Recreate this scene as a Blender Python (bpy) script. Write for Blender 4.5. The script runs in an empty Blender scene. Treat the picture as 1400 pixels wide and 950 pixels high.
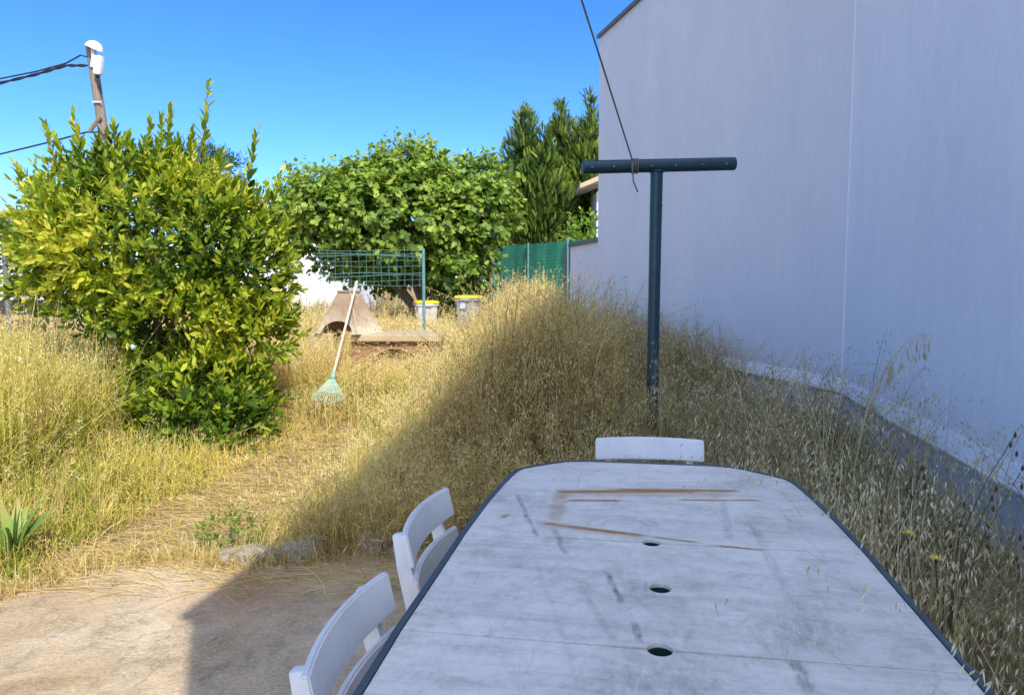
import bpy, bmesh, math, random
import numpy as np
from mathutils import Vector, Matrix
rng = np.random.default_rng(7); random.seed(7)
R = math.radians
sc = bpy.context.scene; C = sc.collection

# ------------------------------------------------------------------ camera
CAMZ = 1.45; FPX = 1000.0; PITCH = math.atan(86/1000)
cam = bpy.data.cameras.new("camera"); camo = bpy.data.objects.new("camera", cam); C.objects.link(camo)
camo.location = (0, 0, CAMZ); camo.rotation_euler = (math.pi/2 - PITCH, 0, 0)
cam.sensor_width = 36; cam.lens = 36*FPX/1400; cam.clip_start = .05; cam.clip_end = 3000
sc.camera = camo
def ray(px, py):
    x = (px-700)/FPX; y = -(py-475)/FPX
    return Vector((x, math.cos(PITCH)+y*math.sin(PITCH), -math.sin(PITCH)+y*math.cos(PITCH)))
def at(px, py, Y):
    r = ray(px, py); return Vector((0, 0, CAMZ)) + r*(Y/r.y)

# ------------------------------------------------------------------ object helpers
def tag(o, label=None, cat=None, group=None, kind=None):
    if label: o['label'] = label
    if cat: o['category'] = cat
    if group: o['group'] = group
    if kind: o['kind'] = kind
    return o
def empty(name, loc=(0, 0, 0), rz=0):
    o = bpy.data.objects.new(name, None); C.objects.link(o); o.location = loc; o.rotation_euler = (0, 0, rz)
    o.empty_display_size = .1
    return o
def link(name, me, mat, parent=None):
    o = bpy.data.objects.new(name, me); C.objects.link(o)
    if mat: me.materials.append(mat)
    if parent: o.parent = parent
    return o
class MB:
    def __init__(s): s.bm = bmesh.new()
    def box(s, c, d, rot=None, bev=0):
        m = Matrix.Translation(Vector(c)) @ ((rot.to_4x4() if rot else Matrix.Identity(4)) @ Matrix.Diagonal((d[0], d[1], d[2], 1)))
        r = bmesh.ops.create_cube(s.bm, size=1, matrix=m)
        if bev:
            es = list({e for v in r['verts'] for e in v.link_edges})
            bmesh.ops.bevel(s.bm, geom=es, offset=bev, segments=2, affect='EDGES', profile=.6)
        return s
    def tube(s, pts, rad, n=8, cap=True):
        pts = [Vector(p) for p in pts]
        if not hasattr(rad, '__len__'): rad = [rad]*len(pts)
        rings = []
        up = None
        for i, p in enumerate(pts):
            t = (pts[min(i+1, len(pts)-1)] - pts[max(i-1, 0)]).normalized()
            if up is None:
                up = Vector((0, 0, 1)) if abs(t.z) < .9 else Vector((1, 0, 0))
            a = t.cross(up).normalized(); b = a.cross(t).normalized(); up = b
            rings.append([s.bm.verts.new(p + (a*math.cos(2*math.pi*k/n) + b*math.sin(2*math.pi*k/n))*rad[i]) for k in range(n)])
        for r0, r1 in zip(rings, rings[1:]):
            for k in range(n): s.bm.faces.new((r0[k], r0[(k+1) % n], r1[(k+1) % n], r1[k]))
        if cap: s.bm.faces.new(rings[0][::-1]); s.bm.faces.new(rings[-1])
        return s
    def poly(s, pts):
        return s.bm.faces.new([s.bm.verts.new(p) for p in pts])
    def prism(s, pts, z0, z1, top=None):
        n = len(pts)
        b = [s.bm.verts.new((p[0], p[1], z0)) for p in pts]
        t = [s.bm.verts.new((p[0], p[1], z1)) for p in pts]
        for k in range(n): s.bm.faces.new((b[k], b[(k+1) % n], t[(k+1) % n], t[k]))
        s.bm.faces.new(b[::-1]); s.bm.faces.new(t)
        return s
    def lathe(s, prof, n=24, c=(0, 0, 0)):
        rings = [[s.bm.verts.new((c[0]+r*math.cos(2*math.pi*k/n), c[1]+r*math.sin(2*math.pi*k/n), c[2]+z)) for k in range(n)] for r, z in prof]
        for r0, r1 in zip(rings, rings[1:]):
            for k in range(n): s.bm.faces.new((r0[k], r0[(k+1) % n], r1[(k+1) % n], r1[k]))
        return s
    def build(s, name, mat, parent=None, smooth=False, bevel=0):
        bmesh.ops.recalc_face_normals(s.bm, faces=s.bm.faces)
        if bevel:
            es = [e for e in s.bm.edges if len(e.link_faces) == 2 and e.calc_face_angle(0) > .6]
            bmesh.ops.bevel(s.bm, geom=es, offset=bevel, segments=2, affect='EDGES', profile=.6)
        me = bpy.data.meshes.new(name); s.bm.to_mesh(me); s.bm.free()
        if smooth:
            for p in me.polygons: p.use_smooth = True
            try: me.set_sharp_from_angle(angle=R(40))
            except Exception: pass
        return link(name, me, mat, parent)
def npmesh(name, V, F, mat, parent=None, tint=None):
    """V (n,3); F list of (m,k) face index arrays; tint (n,)"""
    me = bpy.data.meshes.new(name)
    V = np.asarray(V, np.float32)
    me.vertices.add(len(V)); me.vertices.foreach_set('co', V.ravel())
    loops = np.concatenate([f.ravel() for f in F]).astype(np.int32)
    sizes = np.concatenate([np.full(len(f), f.shape[1]) for f in F]).astype(np.int32)
    starts = np.concatenate([[0], np.cumsum(sizes)[:-1]]).astype(np.int32)
    me.loops.add(len(loops)); me.loops.foreach_set('vertex_index', loops)
    me.polygons.add(len(sizes)); me.polygons.foreach_set('loop_start', starts); me.polygons.foreach_set('loop_total', sizes)
    me.update(calc_edges=True)
    if tint is not None:
        a = me.attributes.new('tint', 'FLOAT', 'POINT'); a.data.foreach_set('value', np.asarray(tint, np.float32))
    return link(name, me, mat, parent)

# ------------------------------------------------------------------ material helpers
def new_mat(name):
    m = bpy.data.materials.new(name); m.use_nodes = True
    nt = m.node_tree; b = nt.nodes['Principled BSDF']
    return m, nt, b
def N(nt, typ, **kw):
    n = nt.nodes.new(typ)
    for k, v in kw.items(): setattr(n, k, v)
    return n
def ramp(nt, fac, stops):
    r = N(nt, 'ShaderNodeValToRGB'); e = r.color_ramp.elements
    while len(e) < len(stops): e.new(.5)
    for i, (p, c) in enumerate(stops):
        e[i].position = p; e[i].color = (c[0], c[1], c[2], 1) if hasattr(c, '__len__') else (c, c, c, 1)
    nt.links.new(fac, r.inputs[0]); return r.outputs[0]
def coord(nt, scale=(1, 1, 1), rot=(0, 0, 0)):
    tc = N(nt, 'ShaderNodeTexCoord'); mp = N(nt, 'ShaderNodeMapping')
    mp.inputs['Scale'].default_value = scale; mp.inputs['Rotation'].default_value = rot
    nt.links.new(tc.outputs['Object'], mp.inputs[0]); return mp.outputs[0]
def noise(nt, vec, scale, detail=6, rough=.6, dist=0):
    n = N(nt, 'ShaderNodeTexNoise'); n.inputs['Scale'].default_value = scale; n.inputs['Detail'].default_value = detail
    n.inputs['Roughness'].default_value = rough; n.inputs['Distortion'].default_value = dist
    nt.links.new(vec, n.inputs['Vector']); return n.outputs['Fac']
def mix(nt, fac, a, b, mode='MIX'):
    m = N(nt, 'ShaderNodeMix', data_type='RGBA', blend_type=mode)
    for s, v in ((0, fac), (6, a), (7, b)):
        if isinstance(v, (int, float)): m.inputs[s].default_value = v
        elif isinstance(v, (tuple, list)): m.inputs[s].default_value = (*v[:3], 1)
        else: nt.links.new(v, m.inputs[s])
    return m.outputs[2]
def math_(nt, op, a, b=None, clamp=False):
    m = N(nt, 'ShaderNodeMath', operation=op, use_clamp=clamp)
    for i, v in enumerate((a, b)):
        if v is None: continue
        if isinstance(v, (int, float)): m.inputs[i].default_value = v
        else: nt.links.new(v, m.inputs[i])
    return m.outputs[0]
def bump(nt, b, h, strength=.3, dist=.01):
    n = N(nt, 'ShaderNodeBump'); n.inputs['Strength'].default_value = strength; n.inputs['Distance'].default_value = dist
    nt.links.new(h, n.inputs['Height']); nt.links.new(n.outputs[0], b.inputs['Normal'])
def simple(name, c1, c2, scale=6, rough=.6, bmp=.15, bscale=60, metallic=0, stretch=(1, 1, 1), spec=.5, dist=.004):
    m, nt, b = new_mat(name)
    v = coord(nt, stretch); n = noise(nt, v, scale, 8, .65, .4)
    nt.links.new(ramp(nt, n, [(.3, c1), (.7, c2)]), b.inputs['Base Color'])
    b.inputs['Roughness'].default_value = rough; b.inputs['Metallic'].default_value = metallic
    b.inputs['Specular IOR Level'].default_value = spec
    if bmp: bump(nt, b, noise(nt, v, bscale, 4), bmp, dist)
    return m
def leaf_mat(name, stops, trans=.35, rough=.45, spec=.4, tgain=(1, 1, 1)):
    m, nt, b = new_mat(name)
    a = N(nt, 'ShaderNodeAttribute', attribute_name='tint')
    col = ramp(nt, a.outputs['Fac'], stops)
    nt.links.new(col, b.inputs['Base Color']); b.inputs['Roughness'].default_value = rough
    b.inputs['Specular IOR Level'].default_value = spec
    t = N(nt, 'ShaderNodeBsdfTranslucent')
    nt.links.new(mix(nt, 1.0, col, tgain, 'MULTIPLY'), t.inputs[0])
    ms = N(nt, 'ShaderNodeMixShader'); ms.inputs[0].default_value = trans
    nt.links.new(b.outputs[0], ms.inputs[1]); nt.links.new(t.outputs[0], ms.inputs[2])
    nt.links.new(ms.outputs[0], nt.nodes['Material Output'].inputs[0])
    return m

# ------------------------------------------------------------------ light
SUN_AZ = math.atan2(.37, -.93)      # clockwise from +Y, the direction the sun stands in
SUN_EL = R(44.6); SKY_FILL = 8.0
w = bpy.data.worlds.new("World"); sc.world = w; w.use_nodes = True
nt = w.node_tree; bg = nt.nodes['Background']
sky = N(nt, 'ShaderNodeTexSky', sky_type='NISHITA'); sky.sun_disc = False
sky.sun_elevation = SUN_EL; sky.sun_rotation = SUN_AZ; sky.altitude = 0; sky.air_density = .65; sky.dust_density = .3; sky.ozone_density = 5.0
hs = N(nt, 'ShaderNodeHueSaturation'); hs.inputs['Saturation'].default_value = 1.22; hs.inputs['Value'].default_value = 2.0; hs.inputs['Hue'].default_value = .505
nt.links.new(sky.outputs[0], hs.inputs['Color']); # added fill light: sky towards the sun made paler and brighter to lift shade
tcw = N(nt, 'ShaderNodeTexCoord'); dt = N(nt, 'ShaderNodeVectorMath', operation='DOT_PRODUCT'); nt.links.new(tcw.outputs['Generated'], dt.inputs[0])
dt.inputs[1].default_value = (.37*math.cos(SUN_EL), -.93*math.cos(SUN_EL), math.sin(SUN_EL))
mrw = N(nt, 'ShaderNodeMapRange', interpolation_type='SMOOTHSTEP'); nt.links.new(dt.outputs['Value'], mrw.inputs[0]); mrw.inputs[1].default_value = .25; mrw.inputs[2].default_value = 1.0; mrw.inputs[3].default_value = 0; mrw.inputs[4].default_value = SKY_FILL
addw = N(nt, 'ShaderNodeMix', data_type='RGBA', blend_type='ADD'); addw.inputs[0].default_value = 1
cw = N(nt, 'ShaderNodeVectorMath', operation='SCALE'); cw.inputs[0].default_value = (1.0, .97, .95); nt.links.new(mrw.outputs[0], cw.inputs['Scale'])
nt.links.new(hs.outputs[0], addw.inputs[6]); nt.links.new(cw.outputs[0], addw.inputs[7]); nt.links.new(addw.outputs[2], bg.inputs[0]); bg.inputs[1].default_value = .15
sl = bpy.data.lights.new("sun", 'SUN'); so = bpy.data.objects.new("sun", sl); C.objects.link(so)
sl.energy = 5.0; sl.angle = R(.3); sl.color = (1, .96, .86)
ld = Vector((-.37*math.cos(SUN_EL), .93*math.cos(SUN_EL), -math.sin(SUN_EL)))
so.rotation_euler = ld.to_track_quat('-Z', 'Y').to_euler(); so.location = (10, -20, 25)
sc.view_settings.view_transform = 'Standard'; sc.view_settings.look = 'None'; sc.view_settings.exposure = 0
sc.render.engine = 'CYCLES'
sc.cycles.use_denoising = True; sc.cycles.max_bounces = 6; sc.cycles.diffuse_bounces = 4; sc.cycles.transmission_bounces = 4

# ------------------------------------------------------------------ ground
def sstep(a, b, x):
    t = np.clip((np.asarray(x, float)-a)/(b-a), 0, 1); return t*t*(3-2*t)
def gz(x, y):
    x = np.asarray(x, float); y = np.asarray(y, float)
    far = sstep(3.6, 6.0, np.maximum(y, -x*1.6))
    z = .03*np.sin(x*1.7+.4)*np.sin(y*1.3) * far + .02*np.sin(x*4.1+y*2.7)*far
    z = z + .9*sstep(14, 20, y)*sstep(-1.4, .2, x)
    return z*sstep(500, 60, np.hypot(x, y))
def axis(c, span, n, k):
    t = np.linspace(-1, 1, n); return c + span*np.sinh(k*t)/math.sinh(k)
gx = axis(-1, 900, 190, 7.6); gy = axis(6, 1400, 230, 7.6)
GX, GY = np.meshgrid(gx, gy); V = np.stack([GX, GY, gz(GX, GY)], -1).reshape(-1, 3)
i = np.arange(len(gy)-1)[:, None]*len(gx) + np.arange(len(gx)-1)[None]
F = np.stack([i, i+1, i+1+len(gx), i+len(gx)], -1).reshape(-1, 4)
m, nt, b = new_mat('dry_earth')
v = coord(nt); n1 = noise(nt, v, .9, 8, .6, .5); n2 = noise(nt, v, 14, 8, .7)
c = ramp(nt, n1, [(.32, (.30, .19, .09)), (.5, (.36, .25, .11)), (.66, (.40, .31, .15))])
c2 = ramp(nt, n2, [(.3, (.45, .42, .38)), (.55, (1, 1, 1)), (.75, (1.25, 1.15, .95))])
nt.links.new(mix(nt, .8, c, c2, 'MULTIPLY'), b.inputs['Base Color']); b.inputs['Roughness'].default_value = .95
b.inputs['Specular IOR Level'].default_value = .1
bump(nt, b, n2, .8, .03)
tag(npmesh('ground', V, [F], m), kind='structure')

# patio slab of old concrete
pat = [(-3.2, 2.0), (-2.75, 2.7), (-2.42, 3.05), (-2.26, 3.33), (-2.12, 3.55), (-1.88, 3.67), (-1.6, 3.66), (-1.42, 3.58), (-1.1, 3.62), (-.8, 3.75), (-.4, 3.88), (.2, 3.95), (.9, 3.9), (1.25, 3.6), (1.3, 2.0), (1.1, -4), (-3.6, -4), (-3.5, 1.2)]
def jag(pts, n=5, amp=.025):
    o = []
    for k in range(len(pts)):
        a = Vector(pts[k]); b_ = Vector(pts[(k+1) % len(pts)])
        for j in range(n):
            o.append(a.lerp(b_, j/n) + (Vector((random.uniform(-amp, amp), random.uniform(-amp, amp))) if j else Vector((0, 0))))
    return o
m, nt, b = new_mat('old_concrete')
v = coord(nt); n1 = noise(nt, v, 1.1, 6, .6, .8); n2 = noise(nt, v, 7, 10, .72, .6); n3 = noise(nt, v, 55, 6, .75); 
c = ramp(nt, n1, [(.35, (.40, .265, .14)), (.5, (.54, .41, .25)), (.68, (.68, .54, .36))])
c2 = ramp(nt, n2, [(.30, (.5, .48, .46)), (.46, (.92, .9, .88)), (.62, (1.12, 1.08, 1.0)), (.78, (1.35, 1.25, 1.1))])
c3 = mix(nt, .85, c, c2, 'MULTIPLY')
sp = ramp(nt, n3, [(.58, 0), (.66, 1)])
spm = math_(nt, 'MULTIPLY', sp, ramp(nt, noise(nt, v, 2.3, 4), [(.48, 0), (.62, 1)]))
c4 = mix(nt, spm, c3, (.72, .68, .6))
rd = N(nt, 'ShaderNodeVectorMath', operation='DISTANCE'); tc = N(nt, 'ShaderNodeTexCoord')
nt.links.new(tc.outputs['Object'], rd.inputs[0]); rd.inputs[1].default_value = (-1.25, 3.2, .03)
stain = math_(nt, 'MULTIPLY', ramp(nt, rd.outputs['Value'], [(.05, .75), (.34, 0)]), n2)
stain = math_(nt, 'MULTIPLY', stain, 1.4, True)
c5 = mix(nt, stain, c4, (.42, .20, .07))
vo = N(nt, 'ShaderNodeTexVoronoi', feature='DISTANCE_TO_EDGE'); vo.inputs['Scale'].default_value = .75
wv3 = N(nt, 'ShaderNodeVectorMath', operation='ADD'); nz = N(nt, 'ShaderNodeTexNoise'); nz.inputs['Scale'].default_value = 3.5; nz.inputs['Detail'].default_value = 8; nt.links.new(v, nz.inputs['Vector'])
nt.links.new(v, wv3.inputs[0]); sc3 = N(nt, 'ShaderNodeVectorMath', operation='SCALE'); sc3.inputs['Scale'].default_value = .5; nt.links.new(nz.outputs['Color'], sc3.inputs[0]); nt.links.new(sc3.outputs[0], wv3.inputs[1]); nt.links.new(wv3.outputs[0], vo.inputs['Vector'])
ck = math_(nt, 'MULTIPLY', ramp(nt, vo.outputs['Distance'], [(.0, .6), (.006, 0)]), n2)
c5 = mix(nt, ck, c5, (.10, .075, .05))
n5 = noise(nt, v, 190, 3, .7); c5 = mix(nt, ramp(nt, n5, [(.60, 0), (.68, .5)]), c5, (.16, .13, .10)); c5 = mix(nt, ramp(nt, n5, [(.34, .5), (.41, 0)]), c5, (.78, .70, .58))
gr = ramp(nt, n3, [(.3, .62), (.5, 1.0), (.7, 1.15)])
nt.links.new(mix(nt, .8, c5, gr, 'MULTIPLY'), b.inputs['Base Color']); b.inputs['Roughness'].default_value = .92; b.inputs['Specular IOR Level'].default_value = .15
hh = math_(nt, 'ADD', n3, math_(nt, 'MULTIPLY', n2, 2.0)); bump(nt, b, hh, .7, .012)
pm = MB(); pm.prism(jag(pat), -.08, .035)
patio = pm.build('patio', m, bevel=.008); tag(patio, kind='structure')

def inpoly(x, y, poly):
    x = np.asarray(x); y = np.asarray(y); r = np.zeros(x.shape, bool); n = len(poly)
    for k in range(n):
        x0, y0 = poly[k]; x1, y1 = poly[(k+1) % n]
        cnd = ((y0 > y) != (y1 > y))
        with np.errstate(divide='ignore', invalid='ignore'):
            r ^= cnd & (x < (x1-x0)*(y-y0)/(y1-y0+1e-12)+x0)
    return r

# ------------------------------------------------------------------ the rendered house on the right
A = Vector((1.257, -3.59)); B = Vector((3.25, 7.15)); D = Vector((1.604, 13.8))
ZP = .42; H1 = 7.0; H2 = 5.93
def render_mat(gain, seed):
    m, nt, b = new_mat('wall_render')
    v = coord(nt, (1, 1, 1)); vs = coord(nt, (1.0, 1.0, .50), (R(14), R(22), 0)); vm = coord(nt, (1, 1, .45))
    st = noise(nt, vs, 2.4, 6, .62, 1.6); st2 = noise(nt, vm, .8, 4, .5, .6); fine = noise(nt, v, 150, 3, .6); mid = noise(nt, v, 45, 4, .6)
    c = ramp(nt, st, [(.2, (.82, .81, .82)), (.5, (.84, .83, .84)), (.8, (.865, .855, .865))])
    c2 = ramp(nt, st2, [(.3, (.93, .94, .96)), (.7, (1.03, 1.01, 1.0))])
    c3 = mix(nt, 1, c, c2, 'MULTIPLY')
    c4 = mix(nt, .6, c3, ramp(nt, fine, [(.3, .84), (.7, 1.12)]), 'MULTIPLY')
    vd = coord(nt, (2.2, 2.2, .5), (R(-12), R(24), 0)); tr = noise(nt, vd, 3.1+seed, 7, .68, 2.2)
    c4 = mix(nt, .4, c4, ramp(nt, tr, [(.36, (.95, .95, .95)), (.5, (1, 1, 1)), (.64, (1.07, 1.07, 1.065))]), 'MULTIPLY')
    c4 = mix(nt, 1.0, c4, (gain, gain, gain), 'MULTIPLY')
    nt.links.new(c4, b.inputs['Base Color']); b.inputs['Roughness'].default_value = .9; b.inputs['Specular IOR Level'].default_value = .2
    bump(nt, b, math_(nt, 'ADD', fine, math_(nt, 'MULTIPLY', mid, .8)), .55, .006)
    return m
M_wall = render_mat(.93, .4); M_wall_near = render_mat(1.12, 0); M_flare = render_mat(1.2, .2)  # near wall lightened, far wall darkened in colour to even out shading at the bend
M_plinth = simple('plinth_concrete', (.58, .575, .58), (.68, .67, .67), 3, .9, .4, 90)
M_trim = simple('white_trim', (.80, .80, .80), (.88, .88, .87), 8, .6, .1)
M_zinc = simple('zinc_edge', (.10, .105, .11), (.16, .165, .17), 5, .5, .1)
house = empty('house', (B.x, B.y, 0)); tag(house, 'tall windowless house wall of pale render with a grey base, right of the table', 'house')
def lp(p): return (p[0]-B.x, p[1]-B.y)
def off(p, q, d):     # move the p-q line towards +d (into the house) 
    t = (q-p).normalized(); return Vector((t.y, -t.x))*d
n1_ = off(A, B, 1); n2_ = off(B, D, 1)
bis = (n1_+n2_).normalized()
deep1 = [Vector((10, -3.59)), Vector((10, 7.15))]
def seg(P, Q, z0, z1, inset, depth, name, mat, bev=0):
    nn = off(P, Q, 1); i_ = nn*inset
    MB().prism([lp(P+i_), lp(Q+i_), lp(Q+nn*depth), lp(P+nn*depth)], z0, z1).build(name, mat, house, bevel=bev)
def solid(pts, z0, z1, name, mat): return MB().prism([lp(p) for p in pts], z0, z1).build(name, mat, house)
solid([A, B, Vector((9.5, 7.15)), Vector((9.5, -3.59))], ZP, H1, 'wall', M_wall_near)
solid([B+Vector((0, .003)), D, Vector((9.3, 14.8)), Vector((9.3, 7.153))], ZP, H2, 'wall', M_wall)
k = .035
solid([A+n1_*k, B+bis*k, Vector((9.4, 7.12)), Vector((9.4, -3.5))], -.3, ZP, 'plinth', M_plinth)
solid([B+bis*k+Vector((0, .003)), D+n2_*k+Vector((.03, -.05)), Vector((9.3, 14.7)), Vector((9.3, 7.16))], -.3, ZP, 'plinth', M_plinth)
# splayed foot of the render and the bright drip profile under it
def splay(P, Q, nP, nQ, z0, z1, out0, out1):
    mb = MB(); t = (Q-P)
    pr = [(z1, .0), (z1, out1), (z0+.012, out0), (z0, out0), (z0, -.05)]
    r0 = [mb.bm.verts.new((*lp(P-nP*o), z)) for z, o in pr]; r1 = [mb.bm.verts.new((*lp(Q-nQ*o), z)) for z, o in pr]
    for a in range(len(pr)): mb.bm.faces.new((r0[a], r0[(a+1) % 5], r1[(a+1) % 5], r1[a]))
    mb.bm.faces.new(r0[::-1]); mb.bm.faces.new(r1); return mb
for P, Q, nP, nQ in ((A, B, n1_, bis), (B+Vector((0, .004)), D, bis, n2_)):
    splay(P, Q, nP, nQ, ZP-.004, ZP+.11, .022, .003).build('base_flare', M_flare, house)
    splay(P, Q, nP, nQ, ZP-.028, ZP-.006, .03, .025).build('drip_trim', M_trim, house)
# sealed vertical joint in the bend
jv = B - bis*.004
MB().box((*lp(jv), (ZP+.09+5.9)/2), (.016, .016, 5.9-ZP-.09), Matrix.Rotation(R(20), 3, 'Z')).build('wall_joint', M_trim, house)
# roof edging
for P, Q, z in ((A, B, H1), (B, D, H2)):
    nn = off(P, Q, 1); MB().prism([lp(P-nn*.05), lp(Q-nn*.05+(Q-P).normalized()*.04), lp(Q+nn*.3+(Q-P).normalized()*.04), lp(P+nn*.3)], z, z+.06).build('roof_edge', M_zinc, house)

# low wall running on from the corner
lw = empty('garden_wall', (D.x, D.y, 0)); tag(lw, 'low rendered wall with a sloping dark cap at the far end of the house', 'wall')
d2 = Vector((-.36, 1.9)); nr = Vector((1.9, .36)).normalized()*.2
o0 = Vector((-.004, .006))
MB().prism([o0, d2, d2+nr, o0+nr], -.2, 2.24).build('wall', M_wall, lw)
MB().prism([o0-nr*.2, d2-nr*.2+d2.normalized()*.04, d2+nr*1.2+d2.normalized()*.04, o0+nr*1.2], 2.242, 2.32).build('cap', M_zinc, lw)

# ------------------------------------------------------------------ table
M_edge = simple('table_edge', (.045, .07, .085), (.075, .10, .12), 9, .55, .1)
M_cup = simple('parasol_ring', (.012, .03, .032), (.02, .045, .045), 9, .4, 0)
TO = Vector((.293, 1.392)); TA = R(-9.2)
table = empty('garden_table', (TO.x, TO.y, 0), TA)
tag(table, 'long weathered white garden table with three parasol holes and rust stained top', 'table')
XC = .016
def table_mat():
    m, nt, b = new_mat('weathered_table_white')
    tc = N(nt, 'ShaderNodeTexCoord'); P = tc.outputs['Object']
    v = coord(nt); vx = coord(nt, (.5, 5, 1)); vy = coord(nt, (5, .45, 1), (0, 0, R(-6)))
    n1 = noise(nt, v, 2.2, 10, .74, .3); nx = noise(nt, vx, 6, 8, .7, .6); ny = noise(nt, vy, 3.2, 9, .72, .9); nf = noise(nt, v, 60, 6, .75); n4 = noise(nt, v, 9, 10, .75, .8)
    c = ramp(nt, n1, [(.3, (.64, .61, .55)), (.5, (.82, .785, .715)), (.7, (.90, .87, .81))])
    c = mix(nt, .7, c, ramp(nt, nx, [(.28, (.72, .71, .70)), (.5, (1, 1, 1)), (.72, (1.1, 1.1, 1.1))]), 'MULTIPLY')
    c = mix(nt, .75, c, ramp(nt, n4, [(.28, (.62, .60, .58)), (.47, (1, 1, 1)), (.75, (1.12, 1.12, 1.12))]), 'MULTIPLY')
    # dirt streaks along the table
    dk = ramp(nt, ny, [(.60, 0), (.70, .55), (.8, .8)])
    dk = math_(nt, 'MULTIPLY', dk, ramp(nt, noise(nt, v, 2.6, 4), [(.42, 0), (.6, 1)]))
    c = mix(nt, dk, c, (.20, .17, .14))
    sx = N(nt, 'ShaderNodeSeparateXYZ'); nt.links.new(P, sx.inputs[0])
    wob = math_(nt, 'MULTIPLY', math_(nt, 'SUBTRACT', noise(nt, v, 11, 5, .7), .5), .05)
    X = math_(nt, 'ADD', sx.outputs[0], 0); Y = sx.outputs[1]
    def streak(p, q, wd, soft, wobk=.25, gain=1, brk=None):
        """mask of a soft line segment p->q"""
        px, py = p; qx, qy = q; L = math.hypot(qx-px, qy-py); ux, uy = (qx-px)/L, (qy-py)/L
        dx = math_(nt, 'SUBTRACT', X, px); dy = math_(nt, 'SUBTRACT', Y, py)
        s_ = math_(nt, 'ADD', math_(nt, 'MULTIPLY', dx, ux), math_(nt, 'MULTIPLY', dy, uy))
        t_ = math_(nt, 'SUBTRACT', math_(nt, 'MULTIPLY', dx, -uy), math_(nt, 'MULTIPLY', dy, -ux))
        t_ = math_(nt, 'ABSOLUTE', math_(nt, 'ADD', t_, math_(nt, 'MULTIPLY', wob, wobk)))
        mr = N(nt, 'ShaderNodeMapRange', interpolation_type='SMOOTHSTEP'); nt.links.new(t_, mr.inputs[0])
        mr.inputs[1].default_value = wd; mr.inputs[2].default_value = wd+soft; mr.inputs[3].default_value = gain; mr.inputs[4].default_value = 0
        e = N(nt, 'ShaderNodeMapRange', interpolation_type='SMOOTHSTEP')
        ee = math_(nt, 'MINIMUM', s_, math_(nt, 'SUBTRACT', L, s_)); nt.links.new(math_(nt, 'ADD', ee, wob), e.inputs[0])
        e.inputs[1].default_value = -.01; e.inputs[2].default_value = .03
        r = math_(nt, 'MULTIPLY', mr.outputs[0], e.outputs[0])
        if brk is not None: r = math_(nt, 'MULTIPLY', r, brk)
        return r
    brk = ramp(nt, noise(nt, vx, 9, 6, .7), [(.3, .45), (.5, 1)])
    brk2 = ramp(nt, noise(nt, coord(nt, (1, .35, 1), (0, 0, R(-8))), 55, 8, .8, .5), [(.38, 0), (.62, 1)])
    bl = ramp(nt, noise(nt, v, 6.5, 12, .82, .25), [(.50, 0), (.66, .42)])
    c = mix(nt, bl, c, (.40, .365, .32))
    scr = ramp(nt, noise(nt, coord(nt, (1, 40, 1), (0, 0, R(63))), 2.2, 5, .8), [(.66, 0), (.72, .35)])
    c = mix(nt, scr, c, (.92, .90, .86))
    # rust marks: list filled from positions measured on the top
    for (p, q, wd, so_, g) in RUST:
        s = streak(p, q, wd, so_, .28, g, brk)
        c = mix(nt, s, c, (.41, .20, .010))
    for (p, q, wd, so_, g) in DIRT:
        s = streak(p, q, wd, so_, .5, g, brk2)
        c = mix(nt, s, c, (.16, .13, .11))
    for (p, r_, g) in SPOT:
        d = N(nt, 'ShaderNodeVectorMath', operation='DISTANCE'); nt.links.new(P, d.inputs[0]); d.inputs[1].default_value = (*p, .73)
        mr = N(nt, 'ShaderNodeMapRange', interpolation_type='SMOOTHSTEP'); nt.links.new(math_(nt, 'ADD', d.outputs['Value'], wob), mr.inputs[0])
        mr.inputs[1].default_value = r_*.3; mr.inputs[2].default_value = r_; mr.inputs[3].default_value = g; mr.inputs[4].default_value = 0
        c = mix(nt, math_(nt, 'MULTIPLY', mr.outputs[0], brk2), c, (.17, .145, .125))
    c = mix(nt, .5, c, ramp(nt, nf, [(.3, .75), (.5, 1), (.7, 1.12)]), 'MULTIPLY')
    c = mix(nt, 1.0, c, (1.0, .965, .89), 'MULTIPLY')
    nt.links.new(c, b.inputs['Base Color']); nt.links.new(ramp(nt, n4, [(.3, .55), (.7, .36)]), b.inputs['Roughness'])
    b.inputs['Specular IOR Level'].default_value = .45
    bump(nt, b, math_(nt, 'ADD', nf, n4), .12, .002)
    return m
ca, sa = math.cos(-TA), math.sin(-TA)
def tl(px, py):
    r = ray(px, py); p = Vector((0, 0, CAMZ)) + r*((.73-CAMZ)/r.z); x, y = p.x-TO.x, p.y-TO.y
    return (ca*x - sa*y, sa*x + ca*y)
RUST = [(tl(757, 672), tl(960, 671), .012, .012, .95), (tl(840, 669), tl(1012, 671), .008, .012, .9), (tl(770, 684), tl(852, 684), .007, .010, .95), (tl(925, 683), tl(1042, 684), .004, .008, .95),
        (tl(790, 697), tl(818, 697), .002, .008, .5), (tl(738, 714), tl(885, 733), .007, .008, .95), (tl(885, 733), tl(960, 742), .004, .006, .9), (tl(975, 745), tl(1046, 752), .004, .006, .95),
        (tl(684, 708), tl(697, 702), .006, .010, .8), (tl(612, 887), tl(634, 884), .005, .008, .7), (tl(664, 870), tl(668, 866), .002, .004, .5), (tl(768, 672), tl(757, 712), .008, .03, .4), (tl(757, 674), tl(1000, 673), .02, .06, .34), (tl(740, 715), tl(880, 734), .006, .035, .36)]
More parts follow.
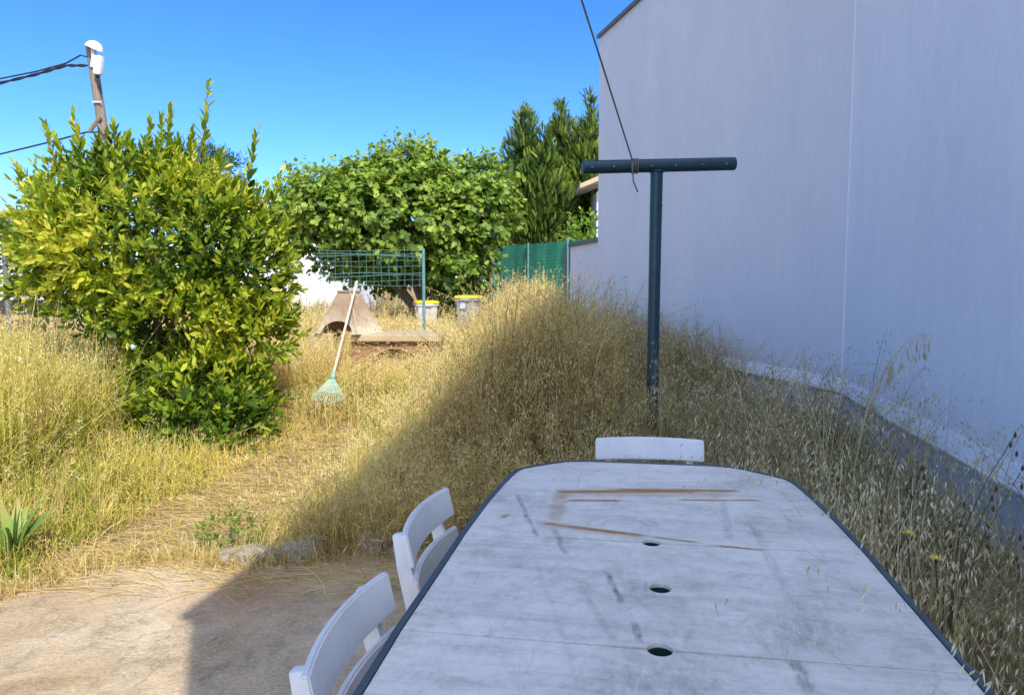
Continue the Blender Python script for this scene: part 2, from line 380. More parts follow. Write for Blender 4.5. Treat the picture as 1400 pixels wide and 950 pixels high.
DIRT = [(tl(706, 675), tl(735, 735), .002, .010, .8), (tl(758, 722), tl(775, 760), .002, .012, .7), (tl(830, 780), tl(850, 825), .003, .007, .9), (tl(866, 848), tl(876, 878), .004, .008, .9),
        (tl(790, 790), tl(840, 880), .001, .016, .3), (tl(988, 685), tl(998, 738), .002, .016, .45), (tl(1030, 720), tl(1120, 890), .001, .02, .32), (tl(1085, 900), tl(1110, 950), .004, .016, .8), (tl(1060, 690), tl(1220, 860), .001, .008, .2), (tl(730, 760), tl(800, 950), .001, .012, .18)]
SPOT = [(tl(878, 802), .065, .7), (tl(1105, 860), .13, .4), (tl(1125, 825), .10, .28), (tl(850, 785), .08, .3), (tl(900, 945), .2, .35), (tl(1060, 875), .09, .35), (tl(950, 800), .06, .3)]
M_top = table_mat()
def halfw(y):     # half width of the top along its length, mirrored about y=.305
    u = abs(y-.305)
    pts = [(0, .545), (.35, .546), (.7, .535), (.95, .514), (1.04, .50), (1.075, .48), (1.10, .452), (1.16, .385), (1.2, .335), (1.215, .30), (1.223, .24)]
    for (u0, w0), (u1, w1) in zip(pts, pts[1:]):
        if u <= u1: return w0 + (w1-w0)*(u-u0)/(u1-u0)
    return .29
HR = .0262
def board(y0, y1, ends):
    """outline of one board, half-round notches where a parasol hole sits on its seam"""
    g = .0014
    ys = [y0+g+(y1-y0-2*g)*k/24 for k in range(25)]
    if ends == 'far': ys = sorted(set([y0+g, .6, .9, 1.1, 1.22, 1.28, 1.335, 1.365, 1.4, 1.43, 1.465, 1.49, 1.505, 1.515, 1.524, y1]))
    if ends == 'near': ys = sorted(set([.61-q for q in [.0, .6, .9, 1.1, 1.22, 1.28, 1.335, 1.365, 1.4, 1.43, 1.465, 1.49, 1.505, 1.515, 1.524]] + [y1-g]))
    ys = [q for q in ys if y0 <= q <= y1]
    rt = [(XC+halfw(q), q) for q in ys]; lf = [(XC-halfw(q), q) for q in ys][::-1]
    loop = rt[:]
    if ends in ('near', 'mid'):       # notch on the y1 seam, right to left
        loop += [(HR*math.cos(a), y1+.0 - HR*math.sin(a)) for a in [math.pi*k/16 for k in range(1, 16)]]
    loop += lf
    if ends in ('far', 'mid'):
        loop += [(-HR*math.cos(a), y0 + HR*math.sin(a)) for a in [math.pi*k/16 for k in range(1, 16)]]
    return loop
def slab(loop, holes, z0, z1, name, mat, parent):
    bm = bmesh.new(); allv = []
    for lp_ in [loop]+holes:
        vs = [bm.verts.new((x, y, z1)) for x, y in lp_]
        for a in range(len(vs)): bm.edges.new((vs[a], vs[(a+1) % len(vs)]))
    bmesh.ops.triangle_fill(bm, use_beauty=True, edges=bm.edges[:])
    top = bm.faces[:]
    ex = bmesh.ops.extrude_face_region(bm, geom=top)
    for v_ in [g for g in ex['geom'] if isinstance(g, bmesh.types.BMVert)]: v_.co.z = z0
    bmesh.ops.recalc_face_normals(bm, faces=bm.faces)
    me = bpy.data.meshes.new(name); bm.to_mesh(me); bm.free()
    return link(name, me, mat, parent)
mid_hole = [(.012+HR*math.cos(2*math.pi*k/32), .3+HR*math.sin(2*math.pi*k/32)) for k in range(32)]
for nm, y0, y1, e, hl in (('near', -.915, 0, 'near', []), ('mid', 0, .61, 'mid', [mid_hole]), ('far', .61, 1.528, 'far', [])):
    slab(board(y0, y1, e), hl, .706, .73, 'tabletop_panel', M_top, table)
# dark edge band
ys = [-.918, -.914, -.9, -.88, -.855, -.82, -.79, -.755, -.725, -.67, -.6, -.3, 0, .3, .6, .9, 1.21, 1.28, 1.335, 1.365, 1.4, 1.43, 1.465, 1.49, 1.51, 1.524, 1.528]
o_ = [(XC+halfw(q)+.001, q) for q in ys] + [(XC-halfw(q)-.001, q) for q in ys][::-1]
mb = MB(); n = len(o_); cen = Vector((XC, .305))
prof = [(.001, .7335), (.016, .7325), (.018, .715), (.018, .69), (.001, .688)]
rg = []
for z_i in prof:
    ring = []
    for a in range(n):
        p0, p1, p2 = Vector(o_[a-1]), Vector(o_[a]), Vector(o_[(a+1) % n]); t = (p2-p0).normalized(); nrm = Vector((t.y, -t.x))
        q = p1+nrm*z_i[0]; ring.append(mb.bm.verts.new((q.x, q.y, z_i[1])))
    rg.append(ring)
for r0, r1 in zip(rg, rg[1:]+rg[:1]):
    for a in range(n): mb.bm.faces.new((r0[a], r0[(a+1) % n], r1[(a+1) % n], r1[a]))
mb.build('edge_band', M_edge, table)
for hx, hy in ((0, 0), (.012, .3), (0, .61)):
    MB().lathe([(HR-.0005, .722), (HR-.003, .722), (HR-.004, .69), (HR-.004, .64), (.006, .639), (HR-.002, .639), (HR-.0005, .69), (HR-.0005, .722)], 32, (hx, hy, 0)).build('parasol_ring', M_cup, table, True)
M_tleg = simple('table_leg_paint', (.03, .05, .055), (.05, .075, .08), 9, .5, .1)
for sy in (-1, 1):
    for sx in (-1, 1):
        y = .305+sy*.72; MB().tube([(XC+sx*.38, y+sy*.12, .036), (XC+sx*.36, y, .688)], .022, 10).build('leg', M_tleg, table, True)
    MB().box((XC, .305+sy*.72, .672), (.76, .05, .03)).build('crossbar', M_tleg, table)

# ------------------------------------------------------------------ chairs
M_chair = simple('chair_white', (.68, .67, .64), (.82, .81, .78), 5, .45, .12, 40)
_nt = M_chair.node_tree; _b = _nt.nodes['Principled BSDF']; _src = _b.inputs['Base Color'].links[0].from_socket; _v = coord(_nt)
_g = ramp(_nt, noise(_nt, _v, 30, 9, .85, .2), [(.55, 0), (.72, .5)]); _nt.links.new(mix(_nt, _g, _src, (.30, .27, .22)), _b.inputs['Base Color'])
mch = M_chair.node_tree
def make_chair():
    """facing +x (towards the table); backrest at x=0, width along y"""
    root = empty('garden_chair')
    W = .225
    def slat(zc, h, name, tiltx):
        bm = bmesh.new(); n = 14; rows = []
        for k in range(n+1):
            u = -1+2*k/n; y = u*W; x0 = -.030*(1-u*u)
            r = []
            for zz, th in ((-h/2, .0), (-h/2, .016), (h/2, .016), (h/2, .0)):
                crown = 0
                if zz > 0: crown = .003*(1-u*u)
                x = x0 - (zz)*.22 - th
                r.append(bm.verts.new((x + tiltx, y, zc+zz+crown)))
            rows.append(r)
        for a, b_ in zip(rows, rows[1:]):
            for j in range(4): bm.faces.new((a[j], a[(j+1) % 4], b_[(j+1) % 4], b_[j]))
        bm.faces.new(rows[0]); bm.faces.new(rows[-1][::-1])
        bmesh.ops.recalc_face_normals(bm, faces=bm.faces)
        es = [e for e in bm.edges if len(e.link_faces) == 2 and e.calc_face_angle(0) > .9]
        bmesh.ops.bevel(bm, geom=es, offset=.004, segments=2, affect='EDGES')
        me = bpy.data.meshes.new(name); bm.to_mesh(me); bm.free()
        for p in me.polygons: p.use_smooth = True
        me.set_sharp_from_angle(angle=R(35))
        return link(name, me, M_chair, root)
    slat(.762, .088, 'back_slat', 0); slat(.652, .062, 'back_slat', .024)
    for s in (-1, 1):
        # back stile running on as the front leg
        pts = [(-.050+.0, s*(W-.055), .79), (-.034, s*(W-.055), .70), (.0, s*(W-.055), .56), (.07, s*(W-.055), .40), (.36, s*(W-.055), .04)]
        mb = MB(); bm = mb.bm; rr = []
        for i_, p in enumerate(pts):
            q0 = Vector(pts[max(i_-1, 0)]); q1 = Vector(pts[min(i_+1, len(pts)-1)]); t = (q1-q0).normalized(); nx = Vector((t.z, 0, -t.x))
            wd = (.016, .02, .024, .022, .018)[i_]
            rr.append([bm.verts.new(Vector(p)+nx*sx*wd+Vector((0, sy*.013, 0))) for sx, sy in ((-1, -1), (1, -1), (1, 1), (-1, 1))])
        for a, b_ in zip(rr, rr[1:]):
            for j in range(4): bm.faces.new((a[j], a[(j+1) % 4], b_[(j+1) % 4], b_[j]))
        bm.faces.new(rr[0]); bm.faces.new(rr[-1][::-1])
        mb.build('back_stile', M_chair, root, True, bevel=.005)
        mb = MB(); a_ = Vector((-.06, s*(W-.025), .036)); b_ = Vector((.34, s*(W-.025), .44)); dv = b_-a_
        mb.box((a_+b_)/2, (dv.length, .024, .036), Matrix.Rotation(-math.atan2(dv.z, dv.x), 3, 'Y'), .005)
        mb.build('rear_leg', M_chair, root, True)
    for j in range(6):
        MB().box((.03+j*.066, 0, .448), (.055, 2*W-.01, .016), None, .005).build('seat_slat', M_chair, root, True)
    return root
def children(o): return [c for c in bpy.data.objects if c.parent == o]
def copy_tree(o, parent=None):
    c = o.copy(); C.objects.link(c)
    if parent: c.parent = parent
    for ch in children(o): copy_tree(ch, c)
    return c
chair = make_chair()
GC = 'white slatted chairs round the garden table'
tag(chair, 'white slatted garden chair at the left of the table, nearest the camera', 'chair', GC)
ch2 = copy_tree(chair); tag(ch2, 'white slatted garden chair left of the table, farther of the two, beside dry grass', 'chair', GC)
ch3 = copy_tree(chair); tag(ch3, 'white garden chair at the far end of the table, only its top slat showing', 'chair', GC)
def place(c, a, b_, z=0):      # back's top edge from a to b (near -> far ends) in plan
    a = Vector(a); b_ = Vector(b_); mid_ = (a+b_)/2; t = b_-a; c.location = (mid_.x, mid_.y, z); c.rotation_euler = (0, 0, math.atan2(t.y, t.x)-math.pi/2)
place(chair, (-.325, 1.15), (-.268, 1.60)); place(ch2, (-.262, 1.83), (-.19, 2.29))
place(ch3, (.355, 3.045), (.80, 3.0), -.005)

# ------------------------------------------------------------------ T shaped clothes post and its wire
M_post = simple('dark_green_paint', (.008, .035, .05), (.014, .055, .072), 5, .38, .15, 30, dist=.003)
PB = at(891, 600, 6.2); PTp = at(898, 226, 6.2)
_nt = M_post.node_tree; _b = _nt.nodes['Principled BSDF']; _src = _b.inputs['Base Color'].links[0].from_socket; _v = coord(_nt)
_g = ramp(_nt, noise(_nt, _v, 22, 9, .8, .5), [(.60, 0), (.66, .8)]); _nt.links.new(mix(_nt, _g, _src, (.055, .06, .055)), _b.inputs['Base Color'])
post = empty('clothes_post', (PB.x, PB.y, 0)); tag(post, 'dark blue green T shaped clothes line post standing in the grass behind the table', 'clothes post')
ztop = PTp.z
MB().tube([(0, 0, -.1), (0.0, 0, 1.2), (PTp.x-PB.x, 0, ztop-.05)], [.05, .05, .052], 20).build('pole', M_post, post, True)
MB().lathe([(.0525, ztop-.34), (.0545, ztop-.34), (.0545, ztop-.33), (.0525, ztop-.33)], 20, ((PTp.x-PB.x), 0, 0)).build('collar', M_post, post, True)
MB().tube([Vector((PTp.x-PB.x+.058*math.cos(a), .058*math.sin(a), ztop-.052+.004*math.sin(a*9))) for a in [2*math.pi*j/40 for j in range(41)]], .008, 6, False).build('weld_bead', M_post, post, True)
L_ = at(796, 229, 6.15); R_ = at(1005, 224, 6.25); pw = Vector((PB.x, PB.y, 0))
mb = MB(); e = (R_-L_).normalized()
mb.tube([L_-pw, L_+e*.008-pw, R_-e*.008-pw, R_-pw], [.046, .055, .055, .048], 20); bar = mb.build('crossbar', M_post, post, True)
for f in (.06, .2, .44, .6, .77, .93):
    p = L_.lerp(R_, f) - pw + Vector((0, -.054, -.008)); MB().tube([p+Vector((0, .01, 0)), p+Vector((0, -.012, 0))], .009, 8).build('bolt', M_zinc, bar, True)
M_wire = simple('frayed_wire', (.10, .085, .075), (.2, .17, .15), 40, .8, 0)
K = at(864, 228, 6.08)
w0 = at(830, 110, 5.35); w1 = at(795, 0, 4.5); w2 = w1 + (w1-w0)*4.0
mb = MB()
mb.tube([w2, w1, w0, K+Vector((0, -.005, .055)), K+Vector((.0, -.005, 0)), at(866, 248, 6.05), at(872, 263, 6.06)], .0065, 6)
ax = Vector((1, .1, 0)).normalized()
for q in range(3):   # turns round the bar
    cc = L_.lerp(R_, .325+.012*q); mb.tube([cc+Vector((.004*q, math.cos(a)*.0595, math.sin(a)*.0595)) for a in [2*math.pi*j/16 for j in range(17)]], .006, 6)
tag(mb.build('tied_wire', M_wire, None, True), 'thin grey wire tied round the bar of the clothes post, running up out of frame', 'wire')

# ------------------------------------------------------------------ utility pole, lamp, cables
M_wood = simple('grey_pole_wood', (.16, .12, .085), (.30, .24, .17), 3, .9, .5, 30, stretch=(6, 6, .5))
M_blk = simple('cable_black', (.012, .012, .014), (.03, .03, .034), 9, .6, 0)
M_wplastic = simple('white_plastic', (.62, .62, .62), (.74, .74, .73), 6, .5, .05)
YU = 16.0
pt = at(123, 60, YU); pb0 = at(148, 225, YU); d = (pb0-pt); pb = pt + d*(pt.z/(-d.z)) if d.z < 0 else pb0
up = empty('utility_pole', (pb.x, pb.y, 0)); tag(up, 'leaning wooden utility pole carrying cables and a white lamp above the bush', 'utility pole')
rel = pt-Vector((pb.x, pb.y, 0))
def ul(px, py, dy=0): return at(px, py, YU+dy) - Vector((pb.x, pb.y, 0))
MB().tube([(0, 0, -.2), rel*.5, rel], [.13, .115, .095], 14).build('pole', M_wood, up, True)
lm = MB()
prof = []
hc = ul(128, 68, -.12)
for k in range(7):       # half dome hood curved over its arm
    a = math.pi*k/12; prof.append((.19*math.sin(a)+.001, .2*math.cos(a)))
lm.lathe(prof, 16); 
hood_l = lm.build('lamp', M_wplastic, up, True); hood_l.location = hc; hood_l.rotation_euler = (0, R(24), 0); hood_l.scale = (1, .8, .9)
MB().tube([ul(127, 66, -.12), ul(128, 80, -.14), ul(126, 92, -.1)], .045, 8).build('lamp_arm', M_wplastic, up, True)
bx = MB(); bx.box((0, 0, 0), (.17, .16, .4), Matrix.Rotation(R(6), 3, 'Y'), .05); o = bx.build('junction_box', M_wplastic, up, True); o.location = ul(135, 90, -.16)
mb = MB()
for k in range(3): mb.tube([ul(131+2*k, 100, -.14), ul(133+2*k, 114+3*k, -.16), ul(136+k, 120+4*k, -.12)], .016, 6)
mb.build('hanging_cable', M_blk, up, True)
MB().tube([ul(122, 180, -.18), ul(137, 160, -.14)], .045, 6).build('bracket', M_wood, up)
MB().tube([ul(134, 170, -.15), ul(143, 184, -.15)], .035, 6).build('bracket', M_wood, up)
MB().tube([ul(126.5, 140, -.13), ul(138.5, 140, -.13)], .02, 6).build('pole_band', M_wplastic, up)
def cable(name, pts, rad, label, group=None, twist=0):
    mb = MB(); P_ = []
    for a in range(len(pts)-1):
        for j in range(10): P_.append(pts[a].lerp(pts[a+1], j/10))
    P_.append(pts[-1])
    if twist:
        for s in range(2):
            mb.tube([p+Vector((0, math.cos(i_*.7+s*math.pi)*.012, math.sin(i_*.7+s*math.pi)*.016)) for i_, p in enumerate(P_)], rad, 6)
    else: mb.tube(P_, rad, 6)
    o = mb.build(name, M_blk, None, True); tag(o, label, 'cable', group); return o
G = 'black cables strung from the utility pole'
cable('overhead_cable', [at(119, 78, YU-.1), at(110, 76, YU-.1), at(90, 87, YU), at(50, 98, YU+.3), at(0, 108, YU+.7), at(-260, 160, YU+3)], .016, 'upper of the two cables near the top of the utility pole', G)
cable('overhead_cable', [at(119, 90, YU-.1), at(90, 90, YU), at(50, 102, YU+.3), at(0, 114, YU+.7), at(-260, 168, YU+3)], .02, 'thick twisted cable just under the uppermost cable on the utility pole', G, 1)
cable('overhead_cable', [at(134, 181, YU-.15), at(118, 181, YU), at(70, 194, YU+.3), at(0, 211, YU+.7), at(-260, 265, YU+3)], .018, 'lowest cable, leaving the utility pole at its bracket just above the bush', G)

# ------------------------------------------------------------------ foliage builders
LAUREL_V = np.array([(0, 0, 0), (.3, .36, .06), (.7, .34, .06), (1, 0, -.05), (.7, -.34, .06), (.3, -.36, .06), (.35, 0, -.02), (.7, 0, -.03)])
LAUREL_F = [np.array([(0, 6, 1), (7, 3, 2), (0, 5, 6), (4, 3, 7)]), np.array([(6, 7, 2, 1), (5, 4, 7, 6)])]
_fa = [(0, .06), (.10, .42), (.34, .30), (.42, .62), (.62, .36), (.78, .34), (.80, .14), (1.05, 0)]
FIG_V = np.array([(.35, 0, -.04)] + [(x, y, .05*abs(y)) for x, y in _fa] + [(x, -y, .05*abs(y)) for x, y in _fa[::-1][1:]])
FIG_F = [np.array([(0, k, k+1) for k in range(1, len(FIG_V)-1)] + [(0, len(FIG_V)-1, 1)])]
def unit(v): return v/np.maximum(np.linalg.norm(v, axis=-1, keepdims=True), 1e-9)
def scatter(TV, TF, pos, axis_, nrm, L, W):
    """place a copy of template leaf at every pos"""
    x = unit(axis_); y = unit(np.cross(nrm, x)); z = np.cross(x, y)
    L = np.broadcast_to(L, (len(pos),)); W = np.broadcast_to(W, (len(pos),))
    V = pos[:, None] + TV[None, :, 0:1]*(x*L[:, None])[:, None] + TV[None, :, 1:2]*(y*W[:, None])[:, None] + TV[None, :, 2:3]*(z*W[:, None])[:, None]
    nb = len(TV); base = (np.arange(len(pos))*nb)[:, None, None]
    return V.reshape(-1, 3), [(f[None]+base).reshape(-1, f.shape[1]) for f in TF], nb
def join(parts):
    Vs, Fs, Ts = [], {}, []; o = 0
    for V, F, T in parts:
        Vs.append(V); Ts.append(T)
        for f in F: Fs.setdefault(f.shape[1], []).append(f+o)
        o += len(V)
    return np.concatenate(Vs), [np.concatenate(v) for v in Fs.values()], np.concatenate(Ts)
def rdir(n):
    v = rng.normal(size=(n, 3)); return unit(v)
def in_lobes(lobes, n, shell=.55, thr=.42):
    """points in the outer shell of a union of ellipsoids with outward normals"""
    vol = np.array([r[0]*r[1]+r[1]*r[2]+r[0]*r[2] for c, r in lobes]); k = rng.choice(len(lobes), n, p=vol/vol.sum())
    c = np.array([tuple(l[0]) for l in lobes])[k]; r = np.array([l[1] for l in lobes])[k]
    d = rdir(n); rad = 1-(1-shell)*rng.random(n)**1.6
    lump = 1+.10*np.sin(d[:, 0]*7+k)*np.sin(d[:, 1]*6+1.3*k)*np.sin(d[:, 2]*8+k) + .05*rng.normal(size=n)
    p = c+d*r*(rad*lump)[:, None]; nn = unit(d/r)
    # distance inside the other lobes: deep points are dropped mostly
    deep = np.zeros(n)
    for cc, rr in lobes:
        q = (p-np.array(tuple(cc)))/np.array(rr); deep = np.maximum(deep, 1-np.linalg.norm(q, axis=1))
    keep = (deep < thr) | (rng.random(n) < .12)
    return p[keep], nn[keep], deep[keep]
def shoots(p, n, m, Ls, leafL, leafW, upk=.6, spread=50, TV=LAUREL_V, TF=LAUREL_F, jit=.35, tip=(.55, 1)):
    """m leaves round each short shoot starting at p"""
    ns = len(p); d = unit(n*1.0+np.array([0, 0, upk])+rng.normal(size=(ns, 3))*jit); Lr = Ls*(.6+.8*rng.random(ns))
    a0 = unit(np.cross(d, rdir(ns))); b0 = np.cross(d, a0)
    t = np.linspace(.12, 1, m)[None]*np.ones((ns, 1)); ph = np.arange(m)[None]*2.4+rng.random((ns, 1))*6.28
    pos = p[:, None]+d[:, None]*(t*Lr[:, None])[..., None]
    rad = a0[:, None]*np.cos(ph)[..., None]+b0[:, None]*np.sin(ph)[..., None]
    sp = R(spread)*(1.15-.65*t)[..., None]*(.75+.5*rng.random((ns, m, 1)))
    axs = d[:, None]*np.cos(sp)+rad*np.sin(sp); nr_ = d[:, None]*np.sin(sp)-rad*np.cos(sp)
    axs = axs+rng.normal(size=axs.shape)*.15; nr_ = nr_+rng.normal(size=axs.shape)*.25
    sz = (.55+.8*rng.random((ns, m)))*(tip[1]-(tip[1]-tip[0])*np.abs(t-.45)*1.2)
    return pos.reshape(-1, 3), axs.reshape(-1, 3), nr_.reshape(-1, 3), (leafL*sz).ravel(), (leafW*sz).ravel(), t.ravel()
def limbs(base, tips, r0, n=6):
    mb = MB()
    for tp, k in tips:
        P_ = []
        for j in range(n+1):
            f = j/n; q = Vector(base).lerp(Vector(tp), f); q.z = base[2]+(tp[2]-base[2])*(f**.8); q += Vector((random.uniform(-1, 1), random.uniform(-1, 1), 0))*.03*k*(0 if j == 0 else 1); P_.append(q)
        mb.tube(P_, [r0*k*(1-.75*j/n) for j in range(n+1)], 8)
    return mb

M_bark = simple('bark', (.07, .055, .04), (.15, .12, .09), 5, .95, .6, 30, stretch=(3, 3, .6))
# ---- laurel bush
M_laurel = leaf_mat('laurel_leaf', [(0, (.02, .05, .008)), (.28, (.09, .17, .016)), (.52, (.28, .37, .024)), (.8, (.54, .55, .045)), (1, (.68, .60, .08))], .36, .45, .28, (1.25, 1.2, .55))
YB = 6.8; s = YB/1000
def lob(px, py, dy, rx, ry, rz): return (at(px, py, YB+dy), (rx, ry, rz))
LL = [lob(215, 335, .1, 1.02, .95, .66), lob(125, 345, .1, .54, .6, .42), lob(318, 370, 0, .44, .55, .50), lob(280, 548, -.35, .44, .48, .38), lob(100, 275, .2, .28, .3, .24), lob(296, 300, .1, .30, .4, .16),
      lob(235, 430, .0, .80, .65, .26), lob(180, 245, .2, .48, .45, .16), lob(60, 385, .3, .24, .3, .22), lob(350, 455, -.1, .26, .35, .24), lob(225, 530, -.1, .28, .35, .30), lob(245, 258, .2, .34, .4, .14), lob(330, 560, -.2, .22, .3, .25), lob(290, 592, -.5, .40, .36, .26), lob(215, 560, -.3, .28, .3, .24)]
p, n, dp = in_lobes(LL, 4500, .5)
keep = ~((np.abs(p[:, 0]+2.95) < .26) & (np.abs(p[:, 2]-.97) < .11) & (p[:, 1] < 6.8))
p, n, dp = p[keep], n[keep], dp[keep]
pos, ax_, nr_, l_, w_, t_ = shoots(p, n, 9, .19, .098, .049)
parts = []
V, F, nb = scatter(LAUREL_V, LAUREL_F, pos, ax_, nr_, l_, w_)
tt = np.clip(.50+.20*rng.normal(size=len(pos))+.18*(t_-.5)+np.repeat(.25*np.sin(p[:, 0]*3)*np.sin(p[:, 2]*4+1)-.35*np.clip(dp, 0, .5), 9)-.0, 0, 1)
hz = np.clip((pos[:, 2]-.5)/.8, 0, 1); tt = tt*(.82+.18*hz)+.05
parts.append((V, F, np.repeat(tt, nb)))
tips = [(232, 132, 0, 95), (246, 165, .1, 60), (283, 147, .1, 90), (345, 212, .0, 80), (155, 152, .1, 70), (66, 180, .1, 60), (103, 175, 0, 60), (22, 222, .1, 60), (185, 195, 0, 50), (222, 180, -.1, 55), (40, 250, .2, 50), (305, 200, .3, 40), (130, 190, .3, 50), (205, 175, .2, 50), (175, 170, .0, 45), (85, 215, .1, 50), (50, 225, .3, 50), (262, 185, .2, 50), (325, 235, 0, 45), (365, 330, -.2, 50), (398, 350, -.1, 45), (30, 300, .1, 50), (378, 250, -.1, 60), (392, 300, .0, 50)]
for tx, ty, dy, ln in tips:
    tp = np.array(at(tx, ty, YB+dy)); bs = np.array(at(tx+(215-tx)*.12, ty+ln*1.15, YB+dy+.05)); Lh = np.linalg.norm(tp-bs); dd = (tp-bs)/Lh
    mcount = int(ln*.42)+8
    pp, aa, nn_, l1, w1_, t1 = shoots(bs[None], dd[None], mcount, Lh/1.0, .12, .056, 0, 45, jit=.02)
    V, F, nb = scatter(LAUREL_V, LAUREL_F, pp, aa, nn_, l1, w1_)
    parts.append((V, F, np.repeat(np.clip(.5+.16*rng.normal(size=len(pp))+.1*t1, 0, 1), nb)))
V, F, T = join(parts)
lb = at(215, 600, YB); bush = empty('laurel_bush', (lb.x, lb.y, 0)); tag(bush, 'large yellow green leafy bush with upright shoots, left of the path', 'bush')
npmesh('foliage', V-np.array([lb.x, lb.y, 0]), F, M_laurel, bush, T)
lt = [(np.array(at(px, py, YB+.1))-np.array([lb.x, lb.y, 0]), k) for px, py, k in ((215, 300, 1), (110, 320, .7), (330, 340, .7), (280, 520, .5), (160, 240, .6), (270, 250, .6), (232, 150, .35), (283, 165, .35), (155, 170, .3), (345, 225, .3), (66, 195, .3), (60, 380, .4), (370, 440, .4))]
limbs((0, 0, -.05), lt, .06).build('trunk', M_bark, bush, True)

# ---- fig tree
M_fig = leaf_mat('fig_leaf', [(0, (.02, .055, .012)), (.35, (.09, .17, .02)), (.62, (.23, .34, .035)), (1, (.40, .47, .06))], .3, .5, .4, (1.2, 1.2, .6))
YF = 20.0
def lob(px, py, dy, rx, ry, rz): return (at(px, py, YF+dy), (rx, ry, rz))
LF = [lob(545, 300, 0, 2.1, 1.9, 1.25), lob(455, 285, -.2, 1.15, 1.3, .75), lob(635, 290, 0, 1.05, 1.2, .95), lob(412, 272, .3, .45, .7, .45), lob(625, 355, -.3, .8, .8, .8), lob(565, 252, 0, 1.2, 1.3, .66), lob(505, 262, 0, 1.0, 1.1, .55), lob(662, 252, 0, .6, .8, .5), lob(430, 315, -.3, .6, .8, .5), lob(520, 350, .6, 1.5, 1.0, .7), lob(680, 292, .2, .3, .5, .4), lob(560, 226, 0, .75, .9, .3), lob(620, 400, -.2, .45, .45, .35)]
p, n, dp = in_lobes(LF, 5200, .6)
pos, ax_, nr_, l_, w_, t_ = shoots(p, n, 7, .45, .185, .135, .25, 75, FIG_V, FIG_F, .5)
ax_ = ax_+np.array([0, 0, -.35]); nr_ = unit(nr_)+np.array([.1, -.2, .9])
V, F, nb = scatter(FIG_V, FIG_F, pos, ax_, nr_, l_, w_)
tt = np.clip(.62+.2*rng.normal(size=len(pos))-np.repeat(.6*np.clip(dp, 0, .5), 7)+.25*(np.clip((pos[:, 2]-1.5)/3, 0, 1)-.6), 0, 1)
fb = at(590, 420, YF); fig = empty('fig_tree', (fb.x, fb.y, 0)); tag(fig, 'broad fig tree with big lobed leaves behind the wire fence and bins', 'tree')
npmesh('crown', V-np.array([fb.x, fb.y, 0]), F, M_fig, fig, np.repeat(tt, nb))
ft = [(np.array(at(px, py, YF))-np.array([fb.x, fb.y, 0]), k) for px, py, k in ((545, 250, 1), (450, 270, .7), (640, 270, .7), (410, 260, .5), (500, 240, .6), (600, 230, .6), (670, 250, .5), (625, 360, .5))]
limbs((0, 0, -.1), ft, .16).build('trunk', M_bark, fig, True)

# ---- cypresses
M_cyp = leaf_mat('cypress_leaf', [(0, (.008, .022, .007)), (.35, (.035, .08, .014)), (.65, (.12, .19, .025)), (1, (.27, .32, .05))], .18, .7, .2, (1.2, 1.1, .5))
_s = [];
for k in range(6):
    u = .12+.14*k; ln = .34*(1-u*.6)
    for sg in (-1, 1): _s.append([(u-.02, 0, 0), (u+.15, 0, .02), (u+ln*.8, sg*ln, .05*sg)])
_s.append([(0, -.03, 0), (0, .03, 0), (1.05, 0, 0)])
SPR_V = np.array([q for tr in _s for q in tr]); SPR_F = [np.arange(len(SPR_V)).reshape(-1, 3)]
def cypress(cx, top, Yc, rbase, zlow, label, nsp, bulges):
    tp = at(cx, top, Yc); root = empty('cypress', (tp.x, tp.y, .6)); tag(root, label, 'tree', 'dark cypresses behind the green screen fence')
    H = tp.z; lobes_ = []
    for f in np.linspace(0, 1, 15):
        z = zlow+.5+(H-zlow-.75)*f; rr = rbase*(.9+.2*math.sin(f*9+cx))*max(.13, (1-f)**.55)*(1 if f > .1 else .9)
        cnt = 1 if f > .86 else (3 if f > .6 else 5)
        for q in range(cnt):
            a = 6.283*q/cnt+rng.random()*1.6; o_r = rr*.55*(rng.random()*.6+.7) if cnt > 1 else 0
            lr = rr*(.42+.22*rng.random()) if cnt > 1 else max(.16, rr*.8)
            lobes_.append((Vector((tp.x+math.cos(a)*o_r, tp.y+math.sin(a)*o_r, z+rng.normal()*.16*(f < .9))), (lr, lr, lr*1.35+.1)))
    p, n, dp = in_lobes(lobes_, nsp, .55, .62)
    m_ = len(p); d = n*.6+np.array([0, 0, .95])+rng.normal(size=(m_, 3))*.25; nrm = n+rng.normal(size=(m_, 3))*.5
    L = .20+.20*rng.random(m_); W = L*.55
    V, F, nb = scatter(SPR_V, SPR_F, p, d, nrm, L, W)
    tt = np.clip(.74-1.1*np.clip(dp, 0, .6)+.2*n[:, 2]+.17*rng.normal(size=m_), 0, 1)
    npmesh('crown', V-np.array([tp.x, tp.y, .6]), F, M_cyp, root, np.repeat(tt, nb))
    MB().tube([(0, 0, -.3), (0, 0, (H-.6)*.5), (0, 0, H-1.0)], [.2, .12, .03], 8).build('trunk', M_bark, root, True)
cypress(716, 150, 27, 1.6, .9, 'dark cypress at the left of the row behind the green fence, beside the fig tree', 20000, 0)
cypress(767, 139, 28, 1.35, .9, 'slim pointed dark cypress in the middle of the row behind the green fence', 18000, 0)
cypress(806, 127, 27.5, 1.5, .9, 'tallest dark cypress, partly hidden by the corner of the pale house', 20000, 0)
cypress(744, 172, 26, 1.45, .9, 'shorter bushy cypress in front of the row behind the green fence', 17000, 0)

